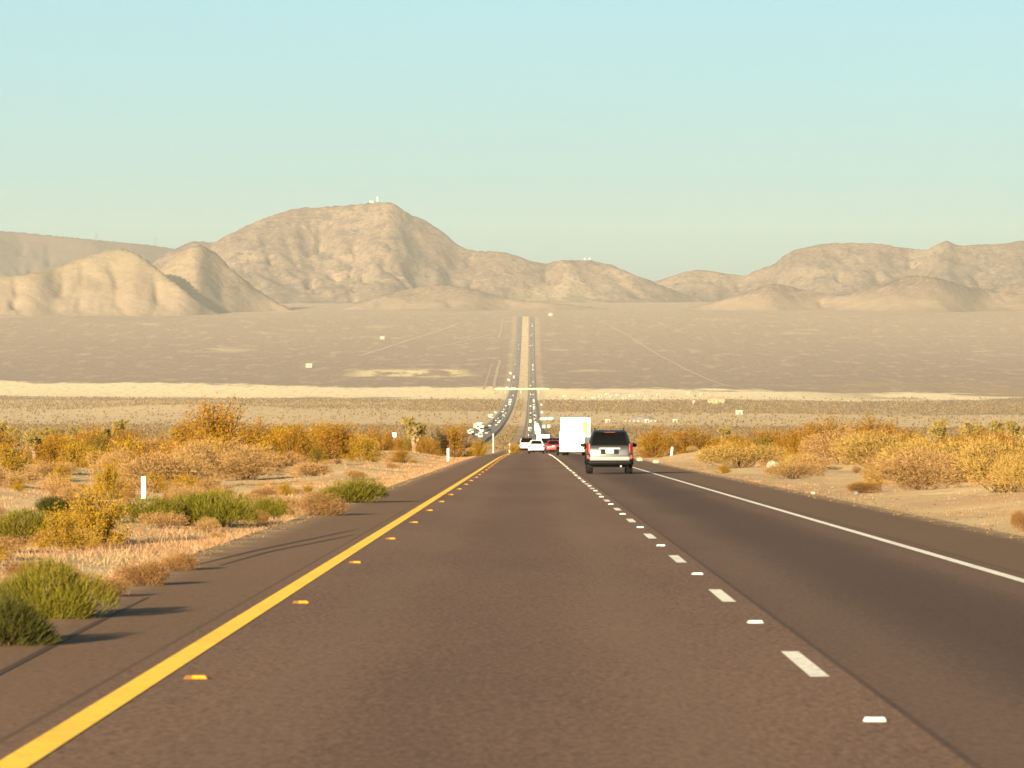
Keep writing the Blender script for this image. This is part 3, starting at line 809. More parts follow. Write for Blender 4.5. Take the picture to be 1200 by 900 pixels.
filler(80, -1, 60, 330, [('twig', 'tan'), ('twig', 'tan'), ('twig', 'rust'), ('twig', 'tan')], .2, .6, 'low dry tan tuft scattered on the sand left of the road', 'low dry tufts on the left verge', 1, 1.2, .09)
filler(60, 1, 130, 420, [('twig', 'tan'), ('twig', 'tanyellow'), ('twig', 'rust'), ('twig', 'tan')], .25, .8, 'low dry tan tuft scattered on the sand right of the road', 'low dry tufts on the right verge', 1, 3.0, .08)

# --- joshua trees
def joshua_meshes(seed, H):
    rs = np.random.default_rng(seed); tb = MB(); tips = []
    def grow(p, d, L, r, lev):
        p1 = p + d * L
        mid = p + d * L * .5 + Vector(rs.normal(size=3)) * L * .06
        tb.tube(p, mid, r, r * .88, 7); tb.tube(mid, p1, r * .88, r * .78, 7)
        if lev == 0 or (lev < 3 and rs.random() < .10): tips.append((p1, d)); return
        for k in range(2 if rs.random() < .6 else 3):
            dd = (d * .75 + Vector((rs.normal() * .75, rs.normal() * .75, rs.uniform(-.1, .7)))).normalized()
            grow(p1, dd, L * rs.uniform(.55, .85), r * .74, lev - 1)
    grow(Vector((0, 0, -.1)), Vector((rs.normal() * .06, rs.normal() * .06, 1)).normalized(), H * .27, H * .055, 4)
    V, D = [], []
    for p, d in tips:
        for s in (0, .35, .7, 1.0):
            n = 34
            q = rs.normal(size=(n, 3)); q /= np.linalg.norm(q, axis=1)[:, None]
            dv = np.array(d)
            q = q * .9 + dv * (.75 - s * .9); q /= np.linalg.norm(q, axis=1)[:, None]
            V.append(np.tile(np.array(p) - dv * s * H * .13, (n, 1)) + rs.normal(size=(n, 3)) * .01); D.append(q)
    V = np.concatenate(V); D = np.concatenate(D); n = len(V); top = V[:, 2].max() + .06 * H
    v, q, t = blades(V, D, rs.uniform(.06, .10, n) * H, rs.uniform(.006, .010, n) * H, rs, .1)
    k = H / top; v = v * np.array([k, k, k]); tb.v = [(a * k, b * k, c * k) for a, b, c in tb.v]
    tint = rs.beta(2, 2, n)
    return tb.mesh('trunk', M['bark'], True), mesh_np('crown', v, q, t, [M['joshua']], tint=np.concatenate([tint, tint]))
JM = [joshua_meshes(s, 3.0) for s in (5, 8, 21, 33, 47)]
nj = [0]
def joshua(px, y, H, label, group=None, var=None):
    nj[0] += 1; k = nj[0] % 5 if var is None else var
    x = at(px, y); r = empty('joshua_tree', (x, y, gz(x, y) - .05), rnd.uniform(0, 6.28)); s = H / 3.0
    r.scale = (s, s, s)
    link('trunk', JM[k][0], r); link('crown', JM[k][1], r)
    return tag(r, label, 'joshua tree', group)
joshua(485, 420, 3.5, 'tall joshua tree with a bare dark trunk standing alone left of the road', var=0)
joshua(1102, 430, 3.2, 'pale spiky joshua tree, first of the row on the right verge', var=1)
joshua(1128, 440, 3.1, 'thin joshua tree with upright arms, second of the row on the right verge', var=2)
joshua(1148, 450, 2.9, 'thin joshua tree with a forked top, third of the row on the right verge', var=3)
joshua(1180, 400, 3.0, 'broad green joshua tree at the right end of the row by the frame edge', var=4)
joshua(38, 330, 2.4, 'short green joshua tree near the left frame edge, beside the fence', var=1)
joshua(140, 480, 3.4, 'joshua tree with a bushy round top behind the golden brush on the left', var=2)
joshua(846, 560, 3.0, 'joshua tree behind the golden brush, straight behind the yellow tan bush', var=3)
joshua(808, 640, 2.6, 'small joshua tree behind the brush, nearest one to the silver car', var=0)
joshua(948, 620, 3.2, 'slim joshua tree sticking out above the brush right of the white rock', var=2)
for px, y, H in ((4, 560, 3.2), (22, 600, 3.0), (62, 590, 3.2), (80, 640, 3.0), (98, 620, 3.3), (12, 680, 3.4), (48, 700, 3.3), (118, 690, 3.0)):
    joshua(px, y, H, 'pale green joshua tree in the far row behind the fence at the left frame edge', 'far row of joshua trees at the left')
for px, y, H in ((332, 660, 3.4), (362, 700, 2.8), (205, 600, 3.2)):
    joshua(px, y, H, 'small pale joshua tree poking out of the golden brush left of the tall one', 'joshua trees in the left brush line')

# --- dry grass and low litter of the verges (uncountable)
def grass(name, n, xr, mat, seed, hrange, per):
    rs = np.random.default_rng(seed)
    y = 18 + rs.random(n)**1.6 * 430
    x = np.array([xr(rs.random(), yy, rs) for yy in y])
    keep = (fbm(x / 2.6, y / 6.0, seed + 3, 3) > .47) | (rs.random(n) < .18)
    x = x[keep]; y = y[keep]; n = len(x)
    z = ground(x, y)
    sc_ = rs.uniform(*hrange, n)
    p = np.repeat(np.stack([x, y, z - .02], 1), per, 0) + rs.normal(size=(n * per, 3)) * np.array([.11, .11, 0.0])
    L = np.repeat(sc_, per) * rs.uniform(.5, 1.1, n * per)
    d = rs.normal(size=(n * per, 3)) * .5 + np.array([0, 0, .9]); d[:, 2] = np.abs(d[:, 2]); d /= np.linalg.norm(d, axis=1)[:, None]
    v, q, t = blades(p, d, L, rs.uniform(.0014, .0032, n * per) * np.repeat(1 + y / 110., per), rs, .8)
    tint = np.repeat(rs.random(n), per) * .6 + rs.random(n * per) * .4
    return tag(link(name, mesh_np(name, v, q, t, [mat], tint=np.concatenate([tint, tint]))), 'thin cover of dry grass on the sandy verge', 'grass', kind='stuff')
def left_x(r, y, rs): return LEFT_E - .12 - r**1.7 * min(26, 3 + y * .11)
def right_x(r, y, rs): return RIGHT_E + .5 + r**1.2 * min(24, 4 + y * .09)
g = grass('dry_grass', 9000, left_x, M['straw'], 61, (.04, .16), 22); g['label'] = 'pale straw grass covering the verge left of the road'
g = grass('dry_grass', 14000, left_x, M['strawpink'], 62, (.04, .17), 22); g['label'] = 'reddish dry grass mixed into the verge left of the road'
g = grass('dry_grass', 1700, right_x, M['straw'], 63, (.03, .10), 18); g['label'] = 'pale straw grass thinly covering the verge right of the road'
g = grass('dry_grass', 5000, right_x, M['strawpink'], 64, (.03, .11), 18); g['label'] = 'reddish dry grass mixed into the verge right of the road'

# --- loose gravel along the asphalt edges (uncountable)
def gravel(n, seed):
    rs = np.random.default_rng(seed); y = 20 + rs.random(n)**1.7 * 260
    sd_ = rs.random(n) < .5
    x = np.where(sd_, LEFT_E + .35 - rs.gamma(1.6, .35, n), RIGHT_E - .5 + rs.gamma(1.8, .6, n))
    r = rs.uniform(.005, .014, n) * (1 + rs.random(n)**10 * 2.5)
    z = np.maximum(ground(x, y), np.where((x > LEFT_E) & (x < RIGHT_E), P(y), -1e9)) + r * .3
    base = np.array([(1, 0, 0), (0, 1, 0), (-1, 0, 0), (0, -1, 0), (0, 0, .8), (0, 0, -.8)])
    v = (np.stack([x, y, z], 1)[:, None, :] + base[None] * (r[:, None, None] * rs.uniform(.6, 1.3, (n, 6, 1)))).reshape(-1, 3)
    o = (np.arange(n) * 6)[:, None, None]
    f = np.array([(0, 1, 4), (1, 2, 4), (2, 3, 4), (3, 0, 4), (1, 0, 5), (2, 1, 5), (3, 2, 5), (0, 3, 5)])[None]
    M['pebble'] = plain('sandy gravel', (.115, .078, .044), .95, .05, .5, 2)
    tag(link('gravel', mesh_np('gravel', v, None, (o + f).reshape(-1, 3), [M['pebble']])), 'loose gravel spilled along both edges of the asphalt', 'gravel', kind='stuff')
gravel(14000, 17)

# --- scrub of the valley floor (far too many to count)
def valley_scrub(n, seed):
    rs = np.random.default_rng(seed)
    y = 1750 + rs.random(n)**1.3 * 5300
    x = (rs.random(n) * 1.35 - .675) * .2 * y
    ok = (np.abs(x - 1.5) > 10) & (np.abs(x + 26) > 9)
    band = fbm(x / 160., y / 420., 4, 3)
    ye = y + .6 * x
    dens = np.where(ye < 3650, .95, np.where(ye < 5350, .12, np.where(ye < 6700, .9, .05)))
    ok &= rs.random(n) < dens * (.5 + band)
    x = x[ok]; y = y[ok]; n = len(x); z = ground(x, y)
    r = rs.uniform(.35, .9, n) * (.6 + y / 6000); h = rs.uniform(.5, 1.5, n) * (.6 + y / 6000)
    V = []; Q = []; 
    k = 5
    # each clump: an irregular five sided dome
    ang = (np.arange(k) * 2 * math.pi / k)[None, :] + rs.uniform(0, 6.28, (n, 1))
    rr = r[:, None] * rs.uniform(.6, 1.2, (n, k))
    low = np.stack([x[:, None] + np.cos(ang) * rr, y[:, None] + np.sin(ang) * rr, np.repeat(z[:, None] - .3, k, 1)], -1)
    up = np.stack([x[:, None] + np.cos(ang + .4) * rr * .75, y[:, None] + np.sin(ang + .4) * rr * .75, z[:, None] + h[:, None] * rs.uniform(.45, .8, (n, k))], -1)
    tp = np.stack([x + rs.normal(size=n) * .2, y, z + h], -1)[:, None, :]
    v = np.concatenate([low, up, tp], 1).reshape(-1, 3); o = (np.arange(n) * (2 * k + 1))[:, None]
    j = np.arange(k)[None, :]; j1 = (np.arange(k) + 1)[None, :] % k
    q = np.stack([o + j, o + j1, o + k + j1, o + k + j], -1).reshape(-1, 4)
    t = np.stack([o + k + j, o + k + j1, o + 2 * k + 0 * j], -1).reshape(-1, 3)
    tint = np.repeat(rs.random(n), k)
    tag(link('scrubland', mesh_np('scrubland', v, q, t, [M['scrub']], tint=np.concatenate([tint, tint]))), 'speckled scrub covering the valley floor beyond the brush', 'scrub', kind='stuff')
valley_scrub(90000, 91)

# ----------------------------------------------------------------- rocks, posts, fence
def rock_mesh(name, seed, mat, sub=2):
    bm = bmesh.new(); bmesh.ops.create_icosphere(bm, subdivisions=sub, radius=.5)
    rr = np.random.default_rng(seed)
    for vtx in bm.verts:
        c = vtx.co; f = 1 + .32 * (float(fbm(np.array([c.x * 2.2 + seed]), np.array([c.y * 2.2 + c.z * 3.1]), seed, 3)[0]) - .5) * 2
        vtx.co = c * f + Vector(rr.normal(size=3)) * .015
    me = bpy.data.meshes.new(name); bm.to_mesh(me); bm.free(); me.materials.append(mat); return me
def rock(px, base, wpx, hpx, label, mat='rockpale', seed=1, y=None):
    y = y or depth_of(base); x = at(px, y); s = y / F
    o = link('rock', rock_mesh('rock', seed, M[mat]), None, (x, y, gz(x, y) + hpx * s * .32)); o.scale = (wpx * s, wpx * s * .8, hpx * s)
    tag(o, label, 'rock')
rock(905, 550, 17, 10, 'big white rock on the right verge below the golden brush', seed=3)
rock(750, 540.5, 8, 7, 'pale rock beside the right edge line, nearest to the silver car', seed=4)
rock(769, 543, 8, 7, 'pale rock at the right shoulder edge, right of the marker post foot', seed=5)
rock(953, 575, 6, 5, 'small pale stone on the sand at the right shoulder edge', seed=6)
rock(1068, 572, 6, 5, 'small pale stone in front of the pinkish tan bush', seed=7)
rock(1003, 576, 6, 5, 'small dark stone on the sand left of the pinkish tan bush', 'rockdark', seed=8)

def post(px, y, w, h, label, name='marker_post', lean=0.0, z=None):
    x = at(px, y); r = empty(name, (x, y, gz(x, y) - .1)); r.rotation_euler = (lean * .5, lean, 0)
    b = MB(); b.box(-w / 2, w / 2, -.012, .012, 0, h + .1); b.build('blade', M['post_white'], r, bevel=.004)
    b = MB(); b.box(-w * .36, w * .36, -.018, -.0125, h - .12, h + .02); b.build('reflector', M['lamp_clear'], r)
    b = MB(); b.box(-.03, .03, .0125, .04, 0, .45); b.build('anchor', M['steel'], r)
    return tag(r, label, 'marker post')
post(168, 118, .095, .50, 'white flat marker post among the green bushes on the left')
post(525, 330, .12, .85, 'white marker post left of the road, right of the joshua tree')
post(597, 640, .13, 1.1, 'white marker post on the left close to the crest, left of the white cars')
post(559, 430, .10, .8, 'leaning cream marker post below the oncoming carriageway', lean=.18)
post(786, 380, .13, .8, 'leaning white marker post right of the silver car', lean=.12)
post(578, 640, .07, 2.4, 'tall slim white pole in the brush in front of the oncoming carriageway', 'slim_pole')
b = MB(); x_, y_ = at(462, 700), 700.0
r = empty('roadside_sign', (x_, y_, gz(x_, y_)))
b.tube((0, 0, -.2), (0, 0, 2.6), .05, .05); b.build('pole', M['steel'], r)
b = MB(); b.box(-.26, .26, -.07, -.055, 2.0, 2.6); b.build('panel', M['post_white'], r, bevel=.004)
tag(r, 'small blank white sign half hidden in the brush left of the joshua tree', 'sign')
# little fence at the left frame edge
r = empty('wooden_fence', (at(6, 300), 300, gz(at(6, 300), 300)))
for k in range(7):
    b = MB(); xk = -1.2 + k * .42; b.box(xk - .05, xk + .05, -.05, .05, -.3, 1.15 + .06 * ((k * 7) % 3)); b.build('post', M['wood'], r, bevel=.008)
for zz in (.45, .85):
    b = MB(); b.box(-1.3, 1.42, -.085, -.053, zz, zz + .07); b.build('rail', M['wood'], r, bevel=.006)
tag(r, 'short weathered wooden fence at the left frame edge before the joshua trees', 'fence')

# ----------------------------------------------------------------- vehicles
def rrect(yr, yf, hw, zr, zf, rad, n=5, bow=.04):
    """rounded rectangle seen from above; zr / zf heights at rear and front"""
    pts = []
    for cx, cy, a0 in ((hw - rad, yr + rad, -90), (hw - rad, yf - rad, 0), (-hw + rad, yf - rad, 90), (-hw + rad, yr + rad, 180)):
        for k in range(n + 1):
            a = math.radians(a0 + 90 * k / n); pts.append([cx + rad * math.cos(a), cy + rad * math.sin(a)])
    out = []
    for x, y in pts:
        t = (y - yr) / (yf - yr); out.append((x, y, zr + (zf - zr) * t))
    return out

def wheel(parent, x, y, r, w, rim='rim'):
    t = empty('wheel', (x, y, r)); t.parent = parent; s = 1 if x > 0 else -1
    b = MB(); n = 24
    prof = [(.62, -.5), (.88, -.5), (.97, -.38), (1.0, 0), (.97, .38), (.88, .5), (.62, .5)]
    loops = [[(pw_ * w, math.cos(2 * math.pi * k / n) * r * pr_, math.sin(2 * math.pi * k / n) * r * pr_) for k in range(n)] for pr_, pw_ in prof]
    b.loft(loops, cap=False); b.build('tyre', M['rubber'], t, True)
    b = MB(); loops = [[(s * q * w, math.cos(2 * math.pi * k / n) * r * pr_, math.sin(2 * math.pi * k / n) * r * pr_) for k in range(n)] for pr_, q in ((.63, -.42), (.63, .36), (.55, .30), (.2, .34), (.08, .36))]
    b.loft(loops); b.build('rim', M[rim], t, True)
    return t

def lerp(a, b, t): return a + (b - a) * t

class Car:
    """body lofted through levels (z_rear, z_front, y_rear, y_front, half width, corner radius); windows sit on the upper levels"""
    def __init__(s, root, levels, gh, paint, trim='black'):
        s.r = root; s.lv = levels; s.gh = gh       # gh = index of the greenhouse base level
        b = MB(); b.loft([rrect(yr, yf, hw, zr, zf, rad) for zr, zf, yr, yf, hw, rad in levels])
        o = b.build('body', M[paint], root, True)
        for p in o.data.polygons:
            if len(p.vertices) > 4: p.use_smooth = True
        o.data.set_sharp_from_angle(angle=math.radians(38))
        s.body = o
    def level(s, t):
        """interpolated level between greenhouse base (t=0) and the roof edge (t=1)"""
        a = s.lv[s.gh:s.gh + 3]; t *= 2; i = 0 if t < 1 else 1; t -= i
        return [lerp(p, q, t) for p, q in zip(a[i], a[i + 1])]
    def rear_win(s, t0, t1, fr, name='rear_window', mat='glass', off0=-.014):
        b = MB(); N = 6; vs = []
        for off in (off0, .01):
            for i in range(N + 1):
                L = s.level(lerp(t0, t1, i / N)); w = (L[4] - L[5] * .75) * fr
                for k in range(9):
                    vs.append((w * (k / 4 - 1), L[2] + off, L[0]))
        n = 9; fs = []
        A = (N + 1) * n
        for i in range(N):
            for k in range(8):
                fs.append((i * n + k, i * n + k + 1, (i + 1) * n + k + 1, (i + 1) * n + k)); fs.append((A + i * n + k, A + (i + 1) * n + k, A + (i + 1) * n + k + 1, A + i * n + k + 1))
        ring = [k for k in range(n)] + [i * n + 8 for i in range(1, N + 1)] + [N * n + k for k in range(7, -1, -1)] + [i * n for i in range(N - 1, 0, -1)]
        m = len(ring)
        for k in range(m): fs.append((ring[k], A + ring[k], A + ring[(k + 1) % m], ring[(k + 1) % m]))
        b.add(vs, fs); return b.build(name, M[mat], s.r)
    def front_win(s, t0, t1, fr):
        b = MB(); vs = []
        for off in (.014, -.01):
            for t in (t0, t1):
                L = s.level(t); w = (L[4] - L[5] * .75) * fr
                vs += [(w, L[3] + off, L[1]), (-w, L[3] + off, L[1])]
        b.add(vs, [(0, 1, 3, 2), (4, 6, 7, 5), (0, 4, 5, 1), (2, 3, 7, 6), (0, 2, 6, 4), (1, 5, 7, 3)]); b.build('windshield', M['glass'], s.r)
    def side_win(s, t0, t1, f0, f1, sgn):
        b = MB(); vs = []
        for off in (.012, -.01):
            for t in (t0, t1):
                L = s.level(t); x = sgn * (L[4] + off)
                for f in (f0, f1): vs.append((x, lerp(L[2] + L[5], L[3] - L[5], f), lerp(L[0], L[1], f)))
        b.add(vs, [(0, 1, 3, 2), (4, 6, 7, 5), (0, 4, 5, 1), (2, 3, 7, 6), (0, 2, 6, 4), (1, 5, 7, 3)]); b.build('side_window', M['glass'], s.r)

def taillights(root, hw, y, z0, z1, w, wrap=.14, mat='lamp_red'):
    for s in (-1, 1):
        b = MB()
        xi, xo = s * (hw - w), s * (hw + .012)
        vs = [(xi, y - .02, z0), (s * (hw - .08), y - .015, z0), (xo, y + .09, z0), (xo, y + .09 + wrap, z0), (s * (hw - .06), y + .12, z0), (xi, y + .06, z0)]
        vs2 = [(a, c, z1) for a, c, d in vs]
        b.loft([vs, vs2] if s > 0 else [vs[::-1], vs2[::-1]]); b.build('taillight', M[mat], root, bevel=.008)

def headlights(root, hw, y, z0, z1):
    for s in (-1, 1):
        b = MB(); b.box(min(s * (hw - .34), s * (hw - .04)), max(s * (hw - .34), s * (hw - .04)), y - .12, y + .025, z0, z1); b.build('headlight', M['lamp_clear'], root, bevel=.02)

def mirrors(root, hw, y, z, mat='black'):
    for s in (-1, 1):
        b = MB(); loops = []
        for q, sc_ in ((0, .6), (.05, .95), (.12, 1.0), (.2, .85), (.23, .45)):
            loops.append([(s * (hw + .02 + q), y + math.cos(a) * .07 * sc_, z + math.sin(a) * .085 * sc_) for a in [2 * math.pi * k / 10 for k in range(10)]])
        b.loft(loops); b.tube((s * (hw - .03), y, z - .03), (s * (hw + .06), y, z - .02), .03, .03); b.build('side_mirror', M[mat], root, True)

def make_suv(root, paint, roof='blackcar', tall=1.0, detail=True, pillar_shade=True):
    k = tall
    lv = [(.40, .34, -2.18, 2.16, .84, .22), (.50, .46, -2.30, 2.30, .925, .24), (.74, .74, -2.34, 2.34, .945, .24), (.98, .93, -2.31, 2.30, .945, .24),
          (1.10 * k, .98, -2.27, 2.20, .925, .22), (1.13 * k, 1.08, -2.24, 1.02, .875, .17), (1.42 * k, 1.44 * k, -2.12, .50, .79, .17), (1.69 * k, 1.70 * k, -1.96, .02, .69, .17), (1.755 * k, 1.765 * k, -1.84, -.14, .60, .17)]
    c = Car(root, lv, 5, paint)
    c.rear_win(.02, .99, 1.12, 'pillar_shade_panel', 'blackcar') if pillar_shade else None  # black panel round the rear glass, paints in the shade on the pillars
    c.rear_win(.08, .93, 1.0, off0=-.024)
    c.front_win(.06, .94, .97)
    for s in (-1, 1):
        c.side_win(.10, .86, .02, .27, s); c.side_win(.10, .86, .31, .62, s); c.side_win(.10, .86, .66, .93, s)
    taillights(root, .925, -2.30, .86, 1.22, .14)
    headlights(root, .9, 2.27, .72, .90)
    mirrors(root, .90, .82, 1.16)
    # roof skin, rails, spoiler
    b = MB(); b.loft([rrect(-1.97, .03, .70, 1.695 * k, 1.705 * k, .17), rrect(-1.85, -.13, .61, 1.765 * k, 1.775 * k, .17)]); b.build('roof', M[roof], root, True)
    b = MB(); b.loft([[(-.62, -2.06, 1.665 * k), (.62, -2.06, 1.665 * k), (.66, -1.93, 1.70 * k), (-.66, -1.93, 1.70 * k)], [(-.60, -2.04, 1.70 * k), (.60, -2.04, 1.70 * k), (.62, -1.90, 1.745 * k), (-.62, -1.90, 1.745 * k)]])
    b.build('spoiler', M[roof], root)
    b = MB(); b.box(-.22, .22, -2.075, -2.06, 1.672 * k, 1.69 * k); b.build('brake_light', M['lamp_red'], root)
    for s in (-1, 1):
        b = MB(); b.tube((s * .58, -1.6, 1.84 * k), (s * .58, -.3, 1.84 * k), .018, .018); b.tube((s * .58, -1.55, 1.75 * k), (s * .58, -1.55, 1.84 * k), .018, .018); b.tube((s * .58, -.4, 1.75 * k), (s * .58, -.4, 1.84 * k), .018, .018); b.build('roof_rail', M['black'], root)
    # bumper: bright step over a black valance
    b = MB(); b.loft([rrect(-2.41, -2.1, .80, .54, .54, .08), rrect(-2.43, -2.1, .84, .62, .62, .09), rrect(-2.40, -2.1, .82, .70, .70, .08)]); b.build('bumper', M['silver_step' if paint == 'silver' else paint], root, True)
    b = MB(); b.loft([rrect(-2.32, -1.9, .80, .34, .34, .12), rrect(-2.375, -1.9, .94, .44, .44, .14), rrect(-2.372, -1.9, .93, .535, .535, .14)]); b.build('valance', M['black'], root, True)
    for s in (-1, 1):
        b = MB(); b.box(min(s * .80, s * .93), max(s * .80, s * .93), -2.40, -2.15, .545, .80); b.build('bumper_corner', M['black'], root, bevel=.03)
        b = MB(); b.box(min(s * .82, s * .92), max(s * .82, s * .92), -2.412, -2.38, .62, .76); b.build('rear_reflector', M['lamp_red'], root, bevel=.005)
    b = MB(); b.box(-.36, .36, -2.365, -2.33, .80, 1.0); b.build('plate_recess', M['black'], root, bevel=.01)
    b = MB(); b.box(-.16, .16, -2.376, -2.3652, .83, .98); b.build('number_plate', M['plate'], root, bevel=.002)
    b = MB(); b.box(-.42, .42, -2.372, -2.33, 1.005, 1.05); b.build('handle_strip', M['rim'], root, bevel=.008)
    b = MB(); b.tube((.45, -2.36, .31), (.45, -2.05, .33), .035, .035, 10); b.build('exhaust', M['steel'], root)
    for s in (-1, 1):
        for yy in (-1.42, 1.42):
            wheel(root, s * .80, yy, .37, .26)
            b = MB(); n = 14   # arch lip
            lo = [[(s * xx, yy + math.cos(math.pi * j / n) * rr_, .37 + math.sin(math.pi * j / n) * rr_) for j in range(n + 1)] for xx, rr_ in ((.935, .39), (.965, .41), (.965, .46), (.935, .48))]
            vs = [p for l in lo for p in l]; m = n + 1
            b.add(vs, [(i * m + j, i * m + j + 1, (i + 1) * m + j + 1, (i + 1) * m + j) for i in range(3) for j in range(n)]); b.build('wheel_arch', M['black'], root, True)
    b = MB(); b.box(-.78, .78, -2.0, 2.0, .26, .42); b.build('underbody', M['black'], root)

def make_sedan(root, paint, glass_h=1.0):
    lv = [(.30, .28, -2.20, 2.20, .80, .24), (.42, .40, -2.32, 2.34, .88, .26), (.66, .62, -2.36, 2.38, .90, .28), (.86, .74, -2.32, 2.28, .89, .28),
          (.96, .84, -2.22, 2.10, .86, .26), (.985, .95, -1.72, .95, .80, .20), (1.22, 1.22, -1.38, .42, .70, .20), (1.40, 1.40, -1.02, -.05, .60, .20), (1.45, 1.45, -.88, -.2, .52, .2)]
    c = Car(root, lv, 5, paint)
    c.rear_win(.08, .92, .97); c.front_win(.06, .94, .97)
    for s in (-1, 1): c.side_win(.12, .86, .06, .48, s); c.side_win(.12, .86, .52, .92, s)
    taillights(root, .87, -2.33, .66, .84, .24); headlights(root, .86, 2.3, .58, .72); mirrors(root, .86, .62, 1.02, paint)
    b = MB(); b.loft([rrect(-2.42, -2.0, .80, .36, .36, .16), rrect(-2.45, -2.0, .86, .48, .48, .18), rrect(-2.42, -2.0, .86, .60, .60, .18)]); b.build('bumper', M[paint], root, True)
    b = MB(); b.box(-.7, .7, -2.43, -2.1, .27, .37); b.build('valance', M['black'], root, bevel=.02)
    b = MB(); b.box(-.16, .16, -2.40, -2.36, .70, .84); b.build('number_plate', M['plate'], root, bevel=.002)
    for s in (-1, 1):
        for yy in (-1.38, 1.42): wheel(root, s * .76, yy, .32, .22)
    b = MB(); b.box(-.7, .7, -2.0, 2.0, .2, .32); b.build('underbody', M['black'], root)

def vehicle(maker, name, px, y, label, cat='car', x=None, rz=0.0, **kw):
    x = at(px, y) if x is None else x
    r = empty(name, (0, 0, 0)); maker(r, **kw)
    r.location = (x, y, road_z(y) + zo(y)); sl = float((P(y + 3) - P(y - 3)) / 6)
    r.rotation_euler = (math.atan(sl), 0, rz)
    return tag(r, label, cat)

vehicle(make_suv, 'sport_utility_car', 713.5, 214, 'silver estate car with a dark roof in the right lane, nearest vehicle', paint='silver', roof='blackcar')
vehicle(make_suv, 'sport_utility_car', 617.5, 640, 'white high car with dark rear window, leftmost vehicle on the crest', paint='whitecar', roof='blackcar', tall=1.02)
vehicle(make_sedan, 'family_car', 628.5, 560, 'silver white saloon in the left lane, partly covering the white high car', paint='whitecar')
vehicle(make_sedan, 'family_car', 648.5, 590, 'red saloon on the crest just left of the white trailer', paint='red')
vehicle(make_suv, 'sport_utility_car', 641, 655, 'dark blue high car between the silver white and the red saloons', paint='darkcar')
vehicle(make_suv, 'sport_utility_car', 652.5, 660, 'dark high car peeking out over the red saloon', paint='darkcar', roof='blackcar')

def cargo_box(root, w, l, z0, z1, y0, name='cargo_box'):
    b = MB(); b.box(-w / 2, w / 2, y0, y0 + l, z0, z1); return b.build(name, M['box_white'], root, bevel=.03)
def frame_rear(root, w, y0, z0, z1, t=.09):
    b = MB(); b.box(-w / 2 + .01, -w / 2 + t, y0 - .03, y0 + .02, z0, z1); b.box(w / 2 - t, w / 2 - .01, y0 - .03, y0 + .02, z0, z1)
    b.box(-w / 2 + t, w / 2 - t, y0 - .03, y0 + .02, z1 - t * 1.4, z1 - .012); b.build('door_frame', M['steel'], root)
def rollup(root, w, y0, z0, z1, rows, name='rear_door'):
    b = MB(); h = (z1 - z0) / rows
    for i in range(rows): b.box(-w / 2, w / 2, y0 - .022, y0 + .005, z0 + i * h + .006, z0 + (i + 1) * h - .006)
    o = b.build(name, M['box_white'], root, bevel=.004)
    b = MB(); b.box(-.09, .09, y0 - .045, y0 - .0225, z0 + .15, z0 + .21); b.build('handle', M['steel'], o)

